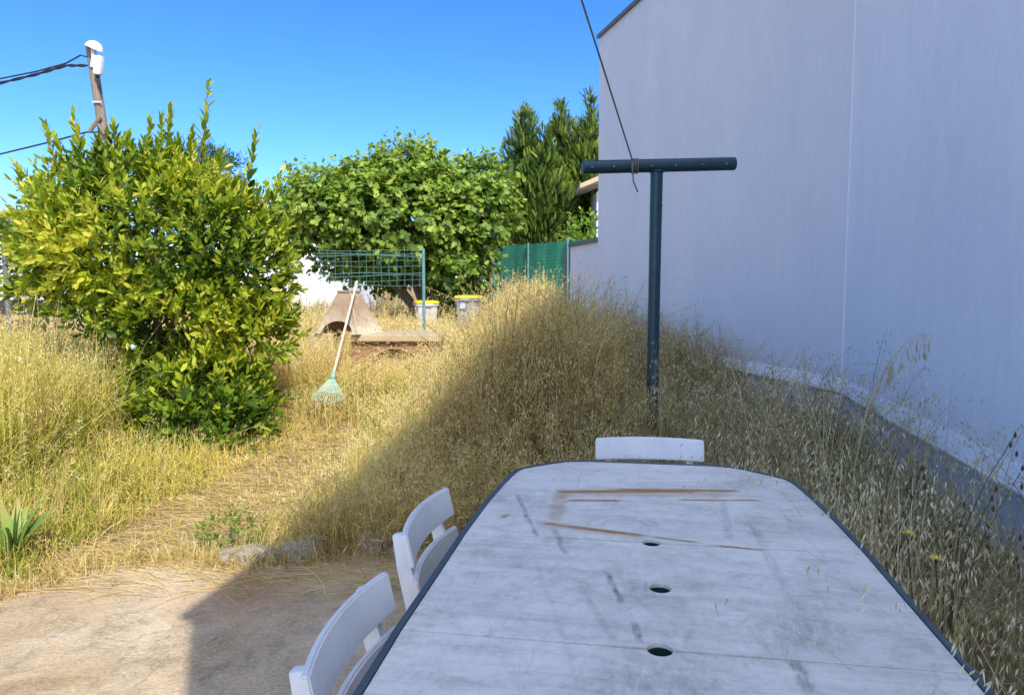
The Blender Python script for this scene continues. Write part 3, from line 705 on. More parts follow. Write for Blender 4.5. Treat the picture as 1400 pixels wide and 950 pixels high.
# ---- leafy bushes at the back
def leafy(name, lobes, ns, leafL, leafW, mat, label, cat='bush', base=None, tb=.5, m=6):
    p, n, dp = in_lobes(lobes, ns, .3); pos, ax_, nr_, l_, w_, t_ = shoots(p, n, m, leafL*2, leafL, leafW, .4, 60)
    V, F, nb = scatter(LAUREL_V, LAUREL_F, pos, ax_, nr_, l_, w_)
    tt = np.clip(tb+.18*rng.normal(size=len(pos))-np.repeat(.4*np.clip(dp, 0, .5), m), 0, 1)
    c0 = lobes[0][0]; base = base if base is not None else Vector((c0.x, c0.y, float(gz(c0.x, c0.y))))
    r = empty(name, base); tag(r, label, cat); bv = np.array(tuple(base))
    npmesh('foliage', V-bv, F, mat, r, np.repeat(tt, nb))
    limbs((0, 0, -.05), [(np.array(tuple(l[0]))-bv, 1 if i_ == 0 else .7) for i_, l in enumerate(lobes)], max(.02, leafL*.25)).build('trunk', M_bark, r, True)
    return r
M_vine = leaf_mat('bright_leaf', [(0, (.05, .11, .01)), (.5, (.18, .30, .03)), (1, (.32, .42, .06))], .4, .5, .4, (1.2, 1.2, .5))
leafy('leafy_shrub', [(at(799, 313, 22.0), (.36, .4, .36)), (at(790, 322, 22.0), (.25, .3, .25))], 90, .16, .11, M_vine, 'small bright green shrub showing over the low wall under the eave', tb=.6)
leafy('pine_tree', [(at(268, 222, 45), (1.9, 1.5, .6)), (at(300, 232, 45), (1.4, 1.2, .5)), (at(235, 240, 45), (1.3, 1.2, .5))], 900, .32, .07, M_cyp, 'dark distant tree top showing above the leafy bush', 'tree', tb=.35, m=8)
leafy('hedge_bush', [(at(690, 330, 30), (2.0, 1.4, 1.5)), (at(655, 345, 30), (1.3, 1.2, 1.0)), (at(715, 345, 29.5), (1.2, 1.2, .9))], 900, .22, .09, M_fig, 'dark green bush between the fig tree and the green fence', tb=.3, m=7)
leafy('hedge_bush', [(at(20, 350, 30), (2.8, 1.4, 1.5)), (at(-80, 350, 30), (2.6, 1.4, 1.6)), (at(120, 350, 31), (3.0, 1.4, 1.5)), (at(230, 350, 31), (3.0, 1.4, 1.6))], 1500, .25, .10, M_fig, 'long dark hedge at the back left, mostly hidden by the leafy bush', tb=.35, m=6)

# ------------------------------------------------------------------ wire fence, screen fence
M_green = simple('green_wire', (.10, .24, .22), (.16, .34, .32), 9, .5, 0)
M_gpost = simple('green_post', (.10, .22, .24), (.18, .33, .34), 9, .5, .1)
YW = 12.0
fp = at(580, 460, YW); fence = empty('wire_fence', (fp.x, fp.y, 0)); tag(fence, 'pale green wire mesh fence with one post in front of the fig tree', 'fence')
ptop = at(580, 340, YW)
MB().tube([(0, 0, -.2), (0, 0, ptop.z)], .026, 8).build('post', M_gpost, fence, True)
mb = MB(); xl = at(432, 345, YW).x - fp.x; z1 = ptop.z-.03
zs = [z1, z1-.06, z1-.085, z1-.17, z1-.26, z1-.36, z1-.40, z1-.48, z1-.56]
for k, z in enumerate(zs):
    mb.tube([(xl*f, .03*math.sin(f*9+k), z+.012*math.sin(f*7+k*2)-.025*f*(k > 4)) for f in [j/10 for j in range(11)]], .005 if k in (1, 2, 5, 6) else .0032, 4)
for k in range(14):
    x = xl*(k+.5)/14; mb.tube([(x, 0, z1+.01), (x+.01*math.sin(k), .02, z1-.3), (x, 0, z1-.58)], .0028, 4)
mb.build('wire_mesh', M_green, fence)
m, nt, b = new_mat('green_screen')
v = coord(nt); wv = N(nt, 'ShaderNodeTexWave', wave_type='BANDS', bands_direction='Z'); wv.inputs['Scale'].default_value = 3.2; nt.links.new(v, wv.inputs['Vector'])
nn2 = noise(nt, v, 3, 5)
nt.links.new(mix(nt, .35, ramp(nt, nn2, [(.3, (.03, .27, .16)), (.7, (.06, .40, .25))]), ramp(nt, wv.outputs[0], [(.3, .55), (.6, 1.1)]), 'MULTIPLY'), b.inputs['Base Color']); b.inputs['Roughness'].default_value = .7
M_screen = m
q0 = at(676, 337, 24); q1 = at(776, 329, 20.5); q2 = at(816, 325, 19.3)
sf = empty('screen_fence', (q0.x, q0.y, float(gz(q0.x, q0.y)))); tag(sf, 'green fabric screen fence on posts at the back, below the cypresses', 'fence')
bz = float(gz(q0.x, q0.y)); bp = Vector((q0.x, q0.y, bz))
for a, b_ in ((q0, q1), (q1, q2)):
    mb = MB(); n_ = 16
    up_, lo_ = [], []
    for j in range(n_+1):
        q = a.lerp(b_, j/n_)-bp; sag = .02*math.sin(j*2.2); wv_ = .03*math.sin(j*1.7)
        up_.append(mb.bm.verts.new((q.x, q.y+wv_, q.z-abs(sag)))); lo_.append(mb.bm.verts.new((q.x, q.y-wv_*.6, -.02)))
    for j in range(n_): mb.bm.faces.new((lo_[j], lo_[j+1], up_[j+1], up_[j]))
    mb.build('screen', M_screen, sf)
for q, hgt in ((q0, .03), (q1, .07), (q0.lerp(q1, .5), .02)):
    MB().tube([(q.x-bp.x, q.y-bp.y-.06, -.1), (q.x-bp.x, q.y-bp.y-.06, q.z-bz+hgt)], .03, 8).build('post', M_gpost, sf, True)
fw = at(671, 370, 23.0); wp = empty('wooden_post', (fw.x, fw.y, float(gz(fw.x, fw.y)))); tag(wp, 'weathered brown wooden post at the left end of the green screen fence', 'post')
MB().tube([(0, 0, -.15), (.01, 0, at(671, 316, 23).z-wp.location.z)], [.085, .075], 10).build('post_shaft', M_wood, wp, True)
dpp = at(773, 388, 17.0); dk = empty('dark_post', (dpp.x, dpp.y, float(gz(dpp.x, dpp.y)))); tag(dk, 'thin dark metal post in the grass beside the end of the low wall', 'post')
MB().tube([(0, 0, -.1), (0, 0, at(773, 338, 17).z-dk.location.z)], .035, 8).build('post_shaft', M_zinc, dk, True)

# ------------------------------------------------------------------ barbecue, metal hood, rake, low wall
M_terra = simple('terracotta_render', (.22, .115, .06), (.36, .20, .11), 4, .9, .4, 40)
M_pink = simple('pinkish_brick', (.34, .21, .14), (.46, .31, .21), 5, .9, .4, 30)
M_slab = simple('pale_concrete', (.40, .30, .18), (.56, .44, .28), 4, .9, .3, 50)
M_teal = simple('teal_strip', (.06, .16, .15), (.12, .25, .23), 6, .6, .1)
bb0 = at(481, 540, 9.7); bb1 = at(600, 540, 9.7); X0, X1 = bb0.x, bb1.x
bbq = empty('barbecue', ((X0+X1)/2, 9.7, 0)); tag(bbq, 'old terracotta coloured masonry barbecue with a pale worktop, half buried in dry grass', 'barbecue')
hw = (X1-X0)/2
ztop_ = at(500, 467, 9.7).z
bm = bmesh.new()
outer = [(-hw, 0), (hw, 0), (hw, ztop_), (-hw, ztop_)]
arch = [(hw*.82*math.cos(a), .05+(ztop_-.14)*math.sin(a)) for a in [math.pi*k/20 for k in range(21)]]
for lp_ in (outer, arch):
    vs = [bm.verts.new((x, 0, z)) for x, z in lp_]
    for a in range(len(vs)): bm.edges.new((vs[a], vs[(a+1) % len(vs)]))
bmesh.ops.triangle_fill(bm, use_beauty=True, edges=bm.edges[:])
ex = bmesh.ops.extrude_face_region(bm, geom=bm.faces[:])
for v_ in [g for g in ex['geom'] if isinstance(g, bmesh.types.BMVert)]: v_.co.y = .12
bmesh.ops.recalc_face_normals(bm, faces=bm.faces); me = bpy.data.meshes.new('front_wall'); bm.to_mesh(me); bm.free(); link('front_wall', me, M_terra, bbq)
MB().tube([(x*1.0, -.008, z) for x, z in arch], .006, 6).build('arch_trim', M_slab, bbq, True)
MB().box((0, .14, ztop_/2-.01), (hw*1.7, .035, ztop_-.06)).build('infill_panel', M_pink, bbq)
for sgn in (-1, 1): MB().box((sgn*(hw-.06), .45, ztop_/2), (.12, .65, ztop_-.004)).build('side_wall', M_terra, bbq)
MB().box((.03, .36, ztop_+.052), (hw*2+.02, .86, .1), None, .02).build('worktop', M_slab, bbq)
MB().box((-.05, -.07, .045), (hw*1.3, .05, .05), None, .008).build('base_strip', M_teal, bbq)
# metal hood lying on blocks beside it
m, nt, b = new_mat('rusty_sheet')
v = coord(nt); n1 = noise(nt, v, 3.5, 7, .62, .8); n2 = noise(nt, v, 25, 6, .7)
sz = N(nt, 'ShaderNodeSeparateXYZ'); nt.links.new(v, sz.inputs[0])
hgt = math_(nt, 'ADD', sz.outputs[2], math_(nt, 'MULTIPLY', n1, .5))
c = ramp(nt, hgt, [(.30, (.62, .53, .38)), (.44, (.48, .37, .25)), (.6, (.36, .245, .15)), (.75, (.42, .30, .19))])
nt.links.new(mix(nt, .5, c, ramp(nt, n2, [(.3, .6), (.7, 1.2)]), 'MULTIPLY'), b.inputs['Base Color']); b.inputs['Roughness'].default_value = .8; b.inputs['Metallic'].default_value = 0
bump(nt, b, n2, .3, .004)
M_rust = m
hb = at(478, 449, 9.95); hd = empty('metal_hood', (hb.x, hb.y, ztop_+.102), R(-24)); tag(hd, 'rusty brown flared metal hood with an arched opening, behind the rake handle', 'metal hood')
bw, bd, tw, td, hh_ = .34, .30, .10, .10, .55
mb = MB()
# front with arched cut
af = [(.74*bw*math.cos(math.pi-math.pi*k/14), .17*math.sin(math.pi*k/14)) for k in range(15)]
def fy(z, s=-1): return s*(bd+(td-bd)*z/hh_)
front = [(-bw, 0)] + af + [(bw, 0), (tw, hh_), (-tw, hh_)]
bm = mb.bm
vs = [bm.verts.new((x, fy(z), z)) for x, z in front]
for a in range(len(vs)): bm.edges.new((vs[a], vs[(a+1) % len(vs)]))
bmesh.ops.triangle_fill(bm, use_beauty=True, edges=bm.edges[:])
for s_ in (-1, 1): mb.poly([(s_*bw, -bd, 0), (s_*bw, bd, 0), (s_*tw, td, hh_), (s_*tw, -td, hh_)])
mb.poly([(-bw, bd, 0), (bw, bd, 0), (tw, td, hh_), (-tw, td, hh_)])
bmesh.ops.remove_doubles(bm, verts=bm.verts, dist=.0005)
sheet = mb.build('hood_sheet', M_rust, hd)
sm = sheet.modifiers.new('thickness', 'SOLIDIFY'); sm.thickness = .008
for sx in (-1, 1):
    MB().tube([(sx*bw, -bd-.004, .0), (sx*tw, -td-.004, hh_)], .012, 6).build('corner_seam', M_slab, hd)
MB().box((0, 0, hh_+.012), (2*tw+.03, 2*td+.03, .024)).build('top_rim', M_rust, hd)
hbase = empty('concrete_block', (hb.x-.38, 10.1, 0)); tag(hbase, 'pale block standing under the left side of the metal hood, left of the barbecue', 'block')
MB().box((0, 0, (ztop_+.098)/2), (.34, .5, ztop_+.098), None, .02).build('block_body', M_slab, hbase)
# rake
M_handle = simple('rake_handle', (.60, .50, .34), (.74, .64, .46), 5, .7, .15, 40, stretch=(1, 1, 1))
M_rake = simple('rake_green', (.28, .44, .36), (.38, .54, .45), 6, .5, .05)
rk0 = at(455, 514, 8.1); rk1 = at(488, 385, 9.7)
rake = empty('leaf_rake', (rk0.x, rk0.y, 0)); tag(rake, 'leaf rake with a pale handle and a green fan head, leaning towards the metal hood', 'rake')
rb = Vector((rk0.x, rk0.y, 0)); MB().tube([rk0-rb, rk1-rb], [.015, .015], 8).build('handle', M_handle, rake, True)
head = None
dn = (rk0-rk1).normalized(); side = Vector((1, .15, 0)).normalized()
p0 = rk0-rb
hm = MB(); hm.tube([p0-dn*.08, p0+dn*.05], [.022, .03], 8); head = hm.build('head', M_rake, rake, True)
tm = MB(); NT = 17
for k in range(NT):
    u = -1+2*k/(NT-1); d_ = (dn+side*u*.5).normalized()
    e1 = p0+d_*(.37+.03*(1-u*u)); e2 = e1+Vector((0, -.06, -.03)); 
    if e1.z < .03: e1.z = .03
    e2.z = max(e2.z, .01)
    tm.tube([p0+d_*.03, p0+d_*.22, e1, e2], [.005, .006, .006, .005], 4)
for rr_ in (.16, .27):
    P_ = []
    for k in range(NT):
        u = -1+2*k/(NT-1); d_ = (dn+side*u*.5).normalized(); P_.append(p0+d_*rr_)
    tm.tube(P_, .009, 4)
tm.build('tines', M_rake, rake)
lwc = at(635, 470, 12.2); cw = empty('low_wall', (lwc.x, lwc.y, 0)); tag(cw, 'low pale concrete wall top half lost in grass below the right hand bin', 'wall')
MB().box((0, .1, lwc.z/2), (.95, .2, lwc.z), None, .015).build('wall_body', M_slab, cw)

# ------------------------------------------------------------------ bins
M_bin = simple('bin_grey', (.26, .27, .30), (.36, .37, .40), 4, .5, .1)
M_binw = simple('bin_light', (.50, .52, .55), (.60, .62, .64), 4, .5, .1)
M_lid = simple('bin_lid_yellow', (.72, .50, .02), (.80, .58, .04), 4, .45, .05)
def make_bin(body):
    r = empty('wheelie_bin')
    mb = MB(); bm = mb.bm; rg = []
    for z, w_, d_ in ((.09, .19, .21), (.12, .205, .235), (.6, .235, .28), (.93, .255, .315), (.93, .285, .345), (.985, .285, .345)):
        ring = []
        for sx, sy in ((-1, -1), (1, -1), (1, 1), (-1, 1)):
            for a in range(4):
                t = (a/3)*math.pi/2; cx_, cy_ = sx*(w_-.05), sy*(d_-.05)
                st = {(-1, -1): math.pi, (1, -1): 1.5*math.pi, (1, 1): 0, (-1, 1): .5*math.pi}[(sx, sy)]
                ring.append(bm.verts.new((cx_+.05*math.cos(st+t), cy_+.05*math.sin(st+t), z)))
        rg.append(ring)
    for a, b_ in zip(rg, rg[1:]):
        for j in range(16): bm.faces.new((a[j], a[(j+1) % 16], b_[(j+1) % 16], b_[j]))
    bm.faces.new(rg[0]); bm.faces.new(rg[-1])
    mb.build('body', body, r, True)
    mb = MB(); bm = mb.bm; rg = []
    for z, k in ((.988, 1.0), (1.025, 1.0), (1.05, .93), (1.062, .7)):
        ring = []
        for sx, sy in ((-1, -1), (1, -1), (1, 1), (-1, 1)):
            for a in range(4):
                t = (a/3)*math.pi/2; cx_, cy_ = sx*(.295-.06), sy*(.365-.06); st = {(-1, -1): math.pi, (1, -1): 1.5*math.pi, (1, 1): 0, (-1, 1): .5*math.pi}[(sx, sy)]
                ring.append(bm.verts.new(((cx_+.06*math.cos(st+t))*k, (cy_+.06*math.sin(st+t))*k, z)))
        rg.append(ring)
    for a, b_ in zip(rg, rg[1:]):
        for j in range(16): bm.faces.new((a[j], a[(j+1) % 16], b_[(j+1) % 16], b_[j]))
    bm.faces.new(rg[0]); bm.faces.new(rg[-1]); mb.build('lid', M_lid, r, True)
    MB().box((0, -.36, .955), (.24, .05, .06), None, .012).build('grip', body, r, True)
    for sx in (-1, 1):
        MB().tube([(sx*.215, .29, .1), (sx*.262, .29, .1)], .1, 18).build('wheel', M_blk, r, True)
    MB().tube([(-.24, .40, 1.0), (.24, .40, 1.0)], .016, 8).build('handle', M_blk, r, True)
    return r
YBN = 18.6; GB = 'grey wheelie bins with yellow lids'
b1 = make_bin(M_binw); p = at(583, 460, YBN); b1.location = (p.x, p.y, float(gz(p.x, p.y))); b1.rotation_euler.z = R(14); tag(b1, 'pale grey wheelie bin with a yellow lid, just behind the green fence post', 'bin', GB)
b2 = make_bin(M_bin); p = at(641, 460, YBN-.2); b2.location = (p.x, p.y, float(gz(p.x, p.y))); b2.rotation_euler.z = R(-12); tag(b2, 'darker grey wheelie bin with a yellow lid, right of the other bin', 'bin', GB)
MB().box((-.06, -.335, .82), (.13, .012, .17), Matrix.Rotation(R(-5), 3, 'X')).build('sticker', M_binw, b2)

# ------------------------------------------------------------------ buildings in the distance
M_whitewall = simple('white_paint_wall', (.76, .75, .73), (.84, .83, .81), 2, .9, .2, 40)
M_tile = simple('roof_tile', (.38, .20, .12), (.52, .30, .19), 3, .9, .5, 12)
M_dark = simple('window_dark', (.03, .035, .04), (.06, .065, .07), 3, .2, 0)
M_tan = simple('tan_eave', (.45, .34, .22), (.58, .45, .31), 3, .9, .2)
def box_house(name, pxl, pxr, pytop, Y, depth, label, roof=None, wins=(), mat=None):
    a = at(pxl, pytop, Y); b_ = at(pxr, pytop, Y); wd = b_.x-a.x; H = a.z
    r = empty(name, ((a.x+b_.x)/2, Y, 0)); tag(r, label, 'house')
    wl = MB().box((0, depth/2, H/2-.1), (wd, depth, H+.2)).build('wall', mat or M_whitewall, r)
    for (wx, wz, ww, wh) in wins:
        f = MB().box((wx*wd, -.02, wz), (ww+.12, .06, wh+.12)).build('window', M_trim, r); MB().box((wx*wd, -.055, wz), (ww, .02, wh)).build('pane', M_dark, f)
    if roof == 'flat': MB().box((0, depth/2, H+.09), (wd+.3, depth+.3, .18)).build('roof', M_trim, r)
    elif roof:
        mb = MB(); o2 = .4; pr = [(-o2, H+.003), (depth+o2, H+.003), (depth/2, H+roof)]
        r0 = [mb.bm.verts.new((-wd/2-o2, y, z)) for y, z in pr]; r1 = [mb.bm.verts.new((wd/2+o2, y, z)) for y, z in pr]
        for j in range(3): mb.bm.faces.new((r0[j], r0[(j+1) % 3], r1[(j+1) % 3], r1[j]))
        mb.bm.faces.new(r0); mb.bm.faces.new(r1); mb.build('roof', M_tile, r)
    return r
box_house('white_house', 338, 470, 275, 32, 7, 'white house with a low roof line behind the fig tree and leafy bush', 'flat', ((-.2, 3.2, .9, 1.1),))
box_house('white_house', 18, 47, 291, 70, 8, 'small far white flat roofed house at the left edge of the photo', 'flat', ((-.25, 6.8, .8, .8), (.2, 6.8, .8, .8)))
box_house('tiled_house', -40, 9, 298, 62, 8, 'far house with a terracotta tiled roof at the very left edge', 1.0)
# block wall of white painted concrete behind the fence
gwl = at(360, 338, 25); gwr = at(475, 338, 25); g = empty('white_wall', ((gwl.x+gwr.x)/2, 25, 0)); tag(g, 'white painted block garden wall between the leafy bush and the fig tree', 'wall')
hz_ = gwl.z
for k in range(4): MB().box((0, 0, hz_*(k+.5)/4), (gwr.x-gwl.x, .2, hz_/4-.03), None, .01).build('block_course', M_whitewall, g)
# neighbour's house behind the cypress: eave and white corner
e0 = at(816, 262, 24.5); nh = empty('eaved_house', (e0.x, 24.5, .8)); tag(nh, 'house with a tan overhanging eave and white corner seen past the pale wall', 'house')
MB().box((2.5, 2.0, (e0.z-.8)/2), (5.0, 4.0, e0.z-.8)).build('wall', M_whitewall, nh)
mb = MB(); pr = [(-.62, -.12), (-.62, .02), (1.2, .78), (1.2, .6)]
r0 = [mb.bm.verts.new((x, -.7, e0.z-.8+z+.14)) for x, z in pr]; r1 = [mb.bm.verts.new((x, 5, e0.z-.8+z+.14)) for x, z in pr]
for j in range(4): mb.bm.faces.new((r0[j], r0[(j+1) % 4], r1[(j+1) % 4], r1[j]))
mb.bm.faces.new(r0); mb.bm.faces.new(r1); mb.build('eave', M_tan, nh)
# shed-like pergola at the very left
s0 = at(12, 312, 10.5); pg = empty('pergola', (s0.x, 10.5, 0)); tag(pg, 'brown roofed open shelter with a dark post at the left edge of the photo', 'shelter')
MB().box((-1.5, 1.2, s0.z), (3.0, 2.6, .1)).build('roof', M_wood, pg)
for x, y in ((-.08, .0), (-2.8, 0), (-.1, 2.3), (-2.8, 2.3)): MB().tube([(x, y, -.1), (x, y, s0.z-.051)], .035, 8).build('post', M_zinc, pg)
for zc in (.35, .7, 1.05): MB().box((-1.5, 2.36, zc), (2.9, .03, .26)).build('board', M_wood, pg)

# ------------------------------------------------------------------ stones along the patio edge
m, nt, b = new_mat('limestone')
v = coord(nt); n1 = noise(nt, v, 7, 8, .65, .4); n2 = noise(nt, v, 40, 6, .7)
nt.links.new(mix(nt, .6, ramp(nt, n1, [(.3, (.30, .25, .18)), (.6, (.46, .40, .31))]), ramp(nt, n2, [(.3, .6), (.7, 1.15)]), 'MULTIPLY'), b.inputs['Base Color']); b.inputs['Roughness'].default_value = .95; b.inputs['Specular IOR Level'].default_value = .1
bump(nt, b, math_(nt, 'ADD', n1, n2), .8, .02)
def stone(px, py, sx, sy, sz, rz, label):
    r = ray(px, py); q = Vector((0, 0, CAMZ))+r*(-CAMZ/r.z)
    bm = bmesh.new(); bmesh.ops.create_icosphere(bm, subdivisions=4, radius=1)
    ph = random.uniform(0, 9)
    for v_ in bm.verts:
        c_ = v_.co; k = 1+.05*math.sin(c_.x*9+c_.z*7+ph)*math.sin(c_.y*8-ph)+.16*math.sin(c_.x*3+ph)*math.cos(c_.y*2.6+ph)+.08*math.sin(c_.z*6+c_.x*5+ph)+.05*math.sin(c_.y*11+ph)+.035*random.uniform(-1, 1)
        v_.co = Vector((max(-.85, min(.85, c_.x*k))*sx, max(-.8, min(.8, c_.y*k))*sy, max(-.4, min(.86, c_.z*k))*sz))
    me = bpy.data.meshes.new('stone'); bm.to_mesh(me); bm.free()
    for p_ in me.polygons: p_.use_smooth = True
    o = link('stone', me, m, None); o.location = (q.x, q.y, float(gz(q.x, q.y))+sz*.24); o.rotation_euler.z = rz
    tag(o, label, 'stone', 'pale stones along the patio edge')
stone(332, 772, .145, .10, .085, R(5), 'long sunlit pale stone at the edge of the patio, half in shadow beside it')
stone(378, 770, .075, .08, .075, R(30), 'small pale stone on the shadow line, right of the long sunlit stone')
stone(418, 768, .11, .10, .12, R(60), 'shaded rounded stone under overhanging dry grass, at the shadow edge')
stone(512, 760, .11, .09, .11, R(-20), 'grey shaded stone at the patio edge, left of the farther side chair')
stone(535, 763, .06, .06, .06, R(10), 'smallest shaded stone, right beside the grey stone near the chair')
stone(795, 606, .20, .16, .20, R(10), 'pale stone in the grass behind the table, left of the far chair')
stone(22, 838, .055, .05, .03, R(40), 'small flat stone at the left edge of the patio')

# ------------------------------------------------------------------ grass
def ribbon(P, side, wd):
    """P (n,s,3) centre lines, side (n,3), wd (n,s) -> verts, quad faces"""
    n, s_, _ = P.shape; off_ = side[:, None]*wd[..., None]*.5
    V = np.stack([P-off_, P+off_], 2).reshape(-1, 3)
    b0 = (np.arange(n)*s_*2)[:, None]+(np.arange(s_-1)*2)[None]
    return V, np.stack([b0, b0+1, b0+3, b0+2], -1).reshape(-1, 4)
def grass(x, y, h, kind, lean=.25, wscale=1.0, tint=.5, tj=.16, leaves=2, spk=10, z0=None, droop=0, leandir=None):
    n = len(x); z = gz(x, y) if z0 is None else z0
    base = np.stack([x, y, z-.01], -1); az = rng.random(n)*6.283
    if leandir is not None: az = leandir+rng.normal(size=n)*.9
    ld_ = np.stack([np.cos(az), np.sin(az), np.zeros(n)], -1)
    k = lean*np.abs(rng.normal(size=n))*1.0
    S = 6; t = np.linspace(0, 1, S)
    def curve(tv):
        return base[:, None]+ld_[:, None]*(k[:, None]*h[:, None]*(.35*tv+.65*tv**2.2))[..., None]+np.array([0, 0, 1])*(h[:, None]*(tv-.18*np.minimum(k, 1.6)[:, None]*tv**2.5-droop*tv**4))[..., None]
    P = curve(np.broadcast_to(t, (n, S)))
    dist = np.hypot(x, y); wpx = .00075*dist
    wd = np.maximum(.0022, wpx)*wscale*(.75+.5*rng.random(n))
    view = unit(np.stack([-x, -y, np.zeros(n)], -1)); sd = unit(np.cross(view, [0, 0, 1])+rng.normal(size=(n, 3))*.3)
    parts = []; T = np.clip(tint+tj*rng.normal(size=n), 0, 1)
    V, F = ribbon(P, sd, wd[:, None]*np.array([1.2, 1.1, 1, .85, .6, .3]))
    grn = np.clip(1-t*1.6, 0, 1)
    tt = np.clip(T[:, None]-.22*grn[None], 0, 1); parts.append((V, [F], np.repeat(tt.ravel(), 2)))
    for _ in range(leaves):
        t0 = .05+.5*rng.random(n); b0 = curve(t0[:, None])[:, 0]; a2 = rng.random(n)*6.283
        dl = np.stack([np.cos(a2), np.sin(a2), np.zeros(n)], -1); Ll = h*(.25+.3*rng.random(n)); up_ = .9*rng.random(n)
        u = np.linspace(0, 1, 5)[None, :, None]
        Pl = b0[:, None]+dl[:, None]*(Ll[:, None, None]*u*.7)+np.array([0, 0, 1])*(Ll[:, None, None]*(u*(.5+up_[:, None, None])-u**2*(1.0+.5*rng.random((n, 1, 1)))))
        Pl[..., 2] = np.maximum(Pl[..., 2], z[:, None]+.005)
        V, F = ribbon(Pl, unit(np.cross(dl, [0, 0, 1])+view*0+rng.normal(size=(n, 3))*.35), np.maximum(.0042, wpx*1.2)[:, None]*wscale*np.array([.8, 1, .9, .6, .1]))
        parts.append((V, [F], np.repeat(np.clip(T-.12+.1*rng.normal(size=n), 0, 1), 10)))
    if spk:
        M = spk; u = rng.random((n, M)); sp0 = .62 if kind == 'oat' else .74
        tv = sp0+(1-sp0)*u; q = curve(tv); a3 = rng.random((n, M))*6.283
        rd_ = np.stack([np.cos(a3), np.sin(a3), np.zeros((n, M))], -1)
        if kind == 'oat':
            out = .015+.06*(1-u)*rng.random((n, M))+.008; c0 = q+rd_*out[..., None]*h[:, None, None]+np.array([0, 0, 1])*(-.02+.02*rng.random((n, M, 1)))
            dr = np.array([0, 0, -1.])+rd_*.35+ld_[:, None]*.25+rng.normal(size=(n, M, 3))*.22; ln = .019+.014*rng.random((n, M)); ww = .0040
        elif kind == 'foxtail':
            out = .004+.01*rng.random((n, M)); c0 = q+rd_*out[..., None]; dr = np.array([0, 0, 1.])+rd_*.55; ln = .022+.015*rng.random((n, M)); ww = .0040
        else:
            out = .006+.045*np.sqrt(np.clip(1-u, 0, 1))*rng.random((n, M)); c0 = q+rd_*out[..., None]
            dr = rd_*.8+np.array([0, 0, .5])+ld_[:, None]*.5+rng.normal(size=(n, M, 3))*.35; ln = .018+.026*rng.random((n, M)); ww = .0034
        dr = unit(dr); ws = np.maximum(ww, 1.35*wpx)[:, None]*np.ones((1, M))*wscale; ln = np.maximum(ln, 2.6*wpx[:, None])
        sv = unit(np.cross(dr, view[:, None])+rng.normal(size=dr.shape)*.3)
        Vd = np.stack([c0, c0+dr*(ln*.4)[..., None]+sv*(ws*.5)[..., None], c0+dr*ln[..., None], c0+dr*(ln*.4)[..., None]-sv*(ws*.5)[..., None]], 2).reshape(-1, 3)
        Fd = np.arange(len(Vd)).reshape(-1, 4)
        tt = np.clip(T[:, None]+.18+.14*rng.normal(size=(n, M)), 0, 1)
        parts.append((Vd, [Fd], np.repeat(tt.ravel(), 4)))
    return join(parts)

pat_ = np.array(pat)
def wall_x(y): return np.where(y < B.y, B.x+(A.x-B.x)*(B.y-y)/(B.y-A.y), np.where(y < D.y, B.x+(D.x-B.x)*(y-B.y)/(D.y-B.y), 1.25))
def open_ground(x, y):
    ok = ~inpoly(x, y, pat) & (x < wall_x(y)-.05)
    ok &= ~((np.abs(x-bbq.location.x) < hw+.15) & (y > 9.6) & (y < 10.7))
    ok &= ~((np.abs(x-hb.x) < .55) & (np.abs(y-10.1) < .5))
    ok &= ~((np.hypot(x-b1.location.x, y-b1.location.y) < .42) | (np.hypot(x-b2.location.x, y-b2.location.y) < .42))
    ok &= np.hypot(x-PB.x, y-PB.y) > .06
    return ok
# the trampled path: polyline with half widths
PATH = [(-1.95, 3.7, .42), (-1.9, 4.4, .42), (-1.75, 5.2, .40), (-1.72, 6.2, .34), (-1.9, 7.4, .22)]
def path_d(x, y):
    dm = np.full(x.shape, 9.)
    for (x0, y0, w0_), (x1, y1, w1__) in zip(PATH, PATH[1:]):
        dx, dy = x1-x0, y1-y0; t = np.clip(((x-x0)*dx+(y-y0)*dy)/(dx*dx+dy*dy), 0, 1)
        dm = np.minimum(dm, np.hypot(x-x0-t*dx, y-y0-t*dy)-(w0_+t*(w1__-w0_)))
    return dm
def field_h(x, y):
    """height of the dry grass over the plot"""
    sh = 1.5*sstep(-.35, .45, x)
    tall = sstep(-1.35, .1, x)*sstep(3.4+sh, 6.6+sh*.8, y)*(1-.95*sstep(.8, 1.5, x)*sstep(11.0, 8.5, y))     # tall stand by the wall
    h = .36+.82*tall
    left = sstep(-2.6, -3.5, x)*(.35+.45*sstep(3.6, 5.5, y)); h = np.maximum(h, left+.12)
    h = np.where((x > -3.3) & (x < -1.5) & (y < 8.8), np.minimum(h, .30+.18*sstep(6, 7.6, y)), h)
    h = np.where((y > 8.2) & (y < 10.8), np.maximum(h, np.where(x < -2.1, .88, .62)), h)
    h = np.where((y > 10.8), np.maximum(h, .75), h)
    h = np.where((y > 13) & (x > -1.2), h*(1-.35*sstep(13, 17, y)), h)
    h = h*(.35+.65*sstep(-.05, .5, path_d(x, y)))
    nx = .5+.5*np.sin(x*2.3+1)*np.sin(y*1.9+.5)
    return h*(.82+.3*nx)
def open_b(x, y): return (y > 7.0) & (y < 9.7) & (x > -2.1) & (x < -.75)
def sample(x0, x1, y0, y1, dens):
    n = int((x1-x0)*(y1-y0)*dens); x = x0+(x1-x0)*rng.random(n); y = y0+(y1-y0)*rng.random(n)
    ok = open_ground(x, y) & (np.abs(x) < y*.92+1.1); return x[ok], y[ok]
M_dry = leaf_mat('dry_grass_blade', [(0, (.12, .08, .025)), (.25, (.34, .245, .08)), (.5, (.63, .48, .175)), (.75, (.84, .67, .28)), (1, (.94, .80, .42))], .38, .7, .15, (1.1, 1.0, .75))
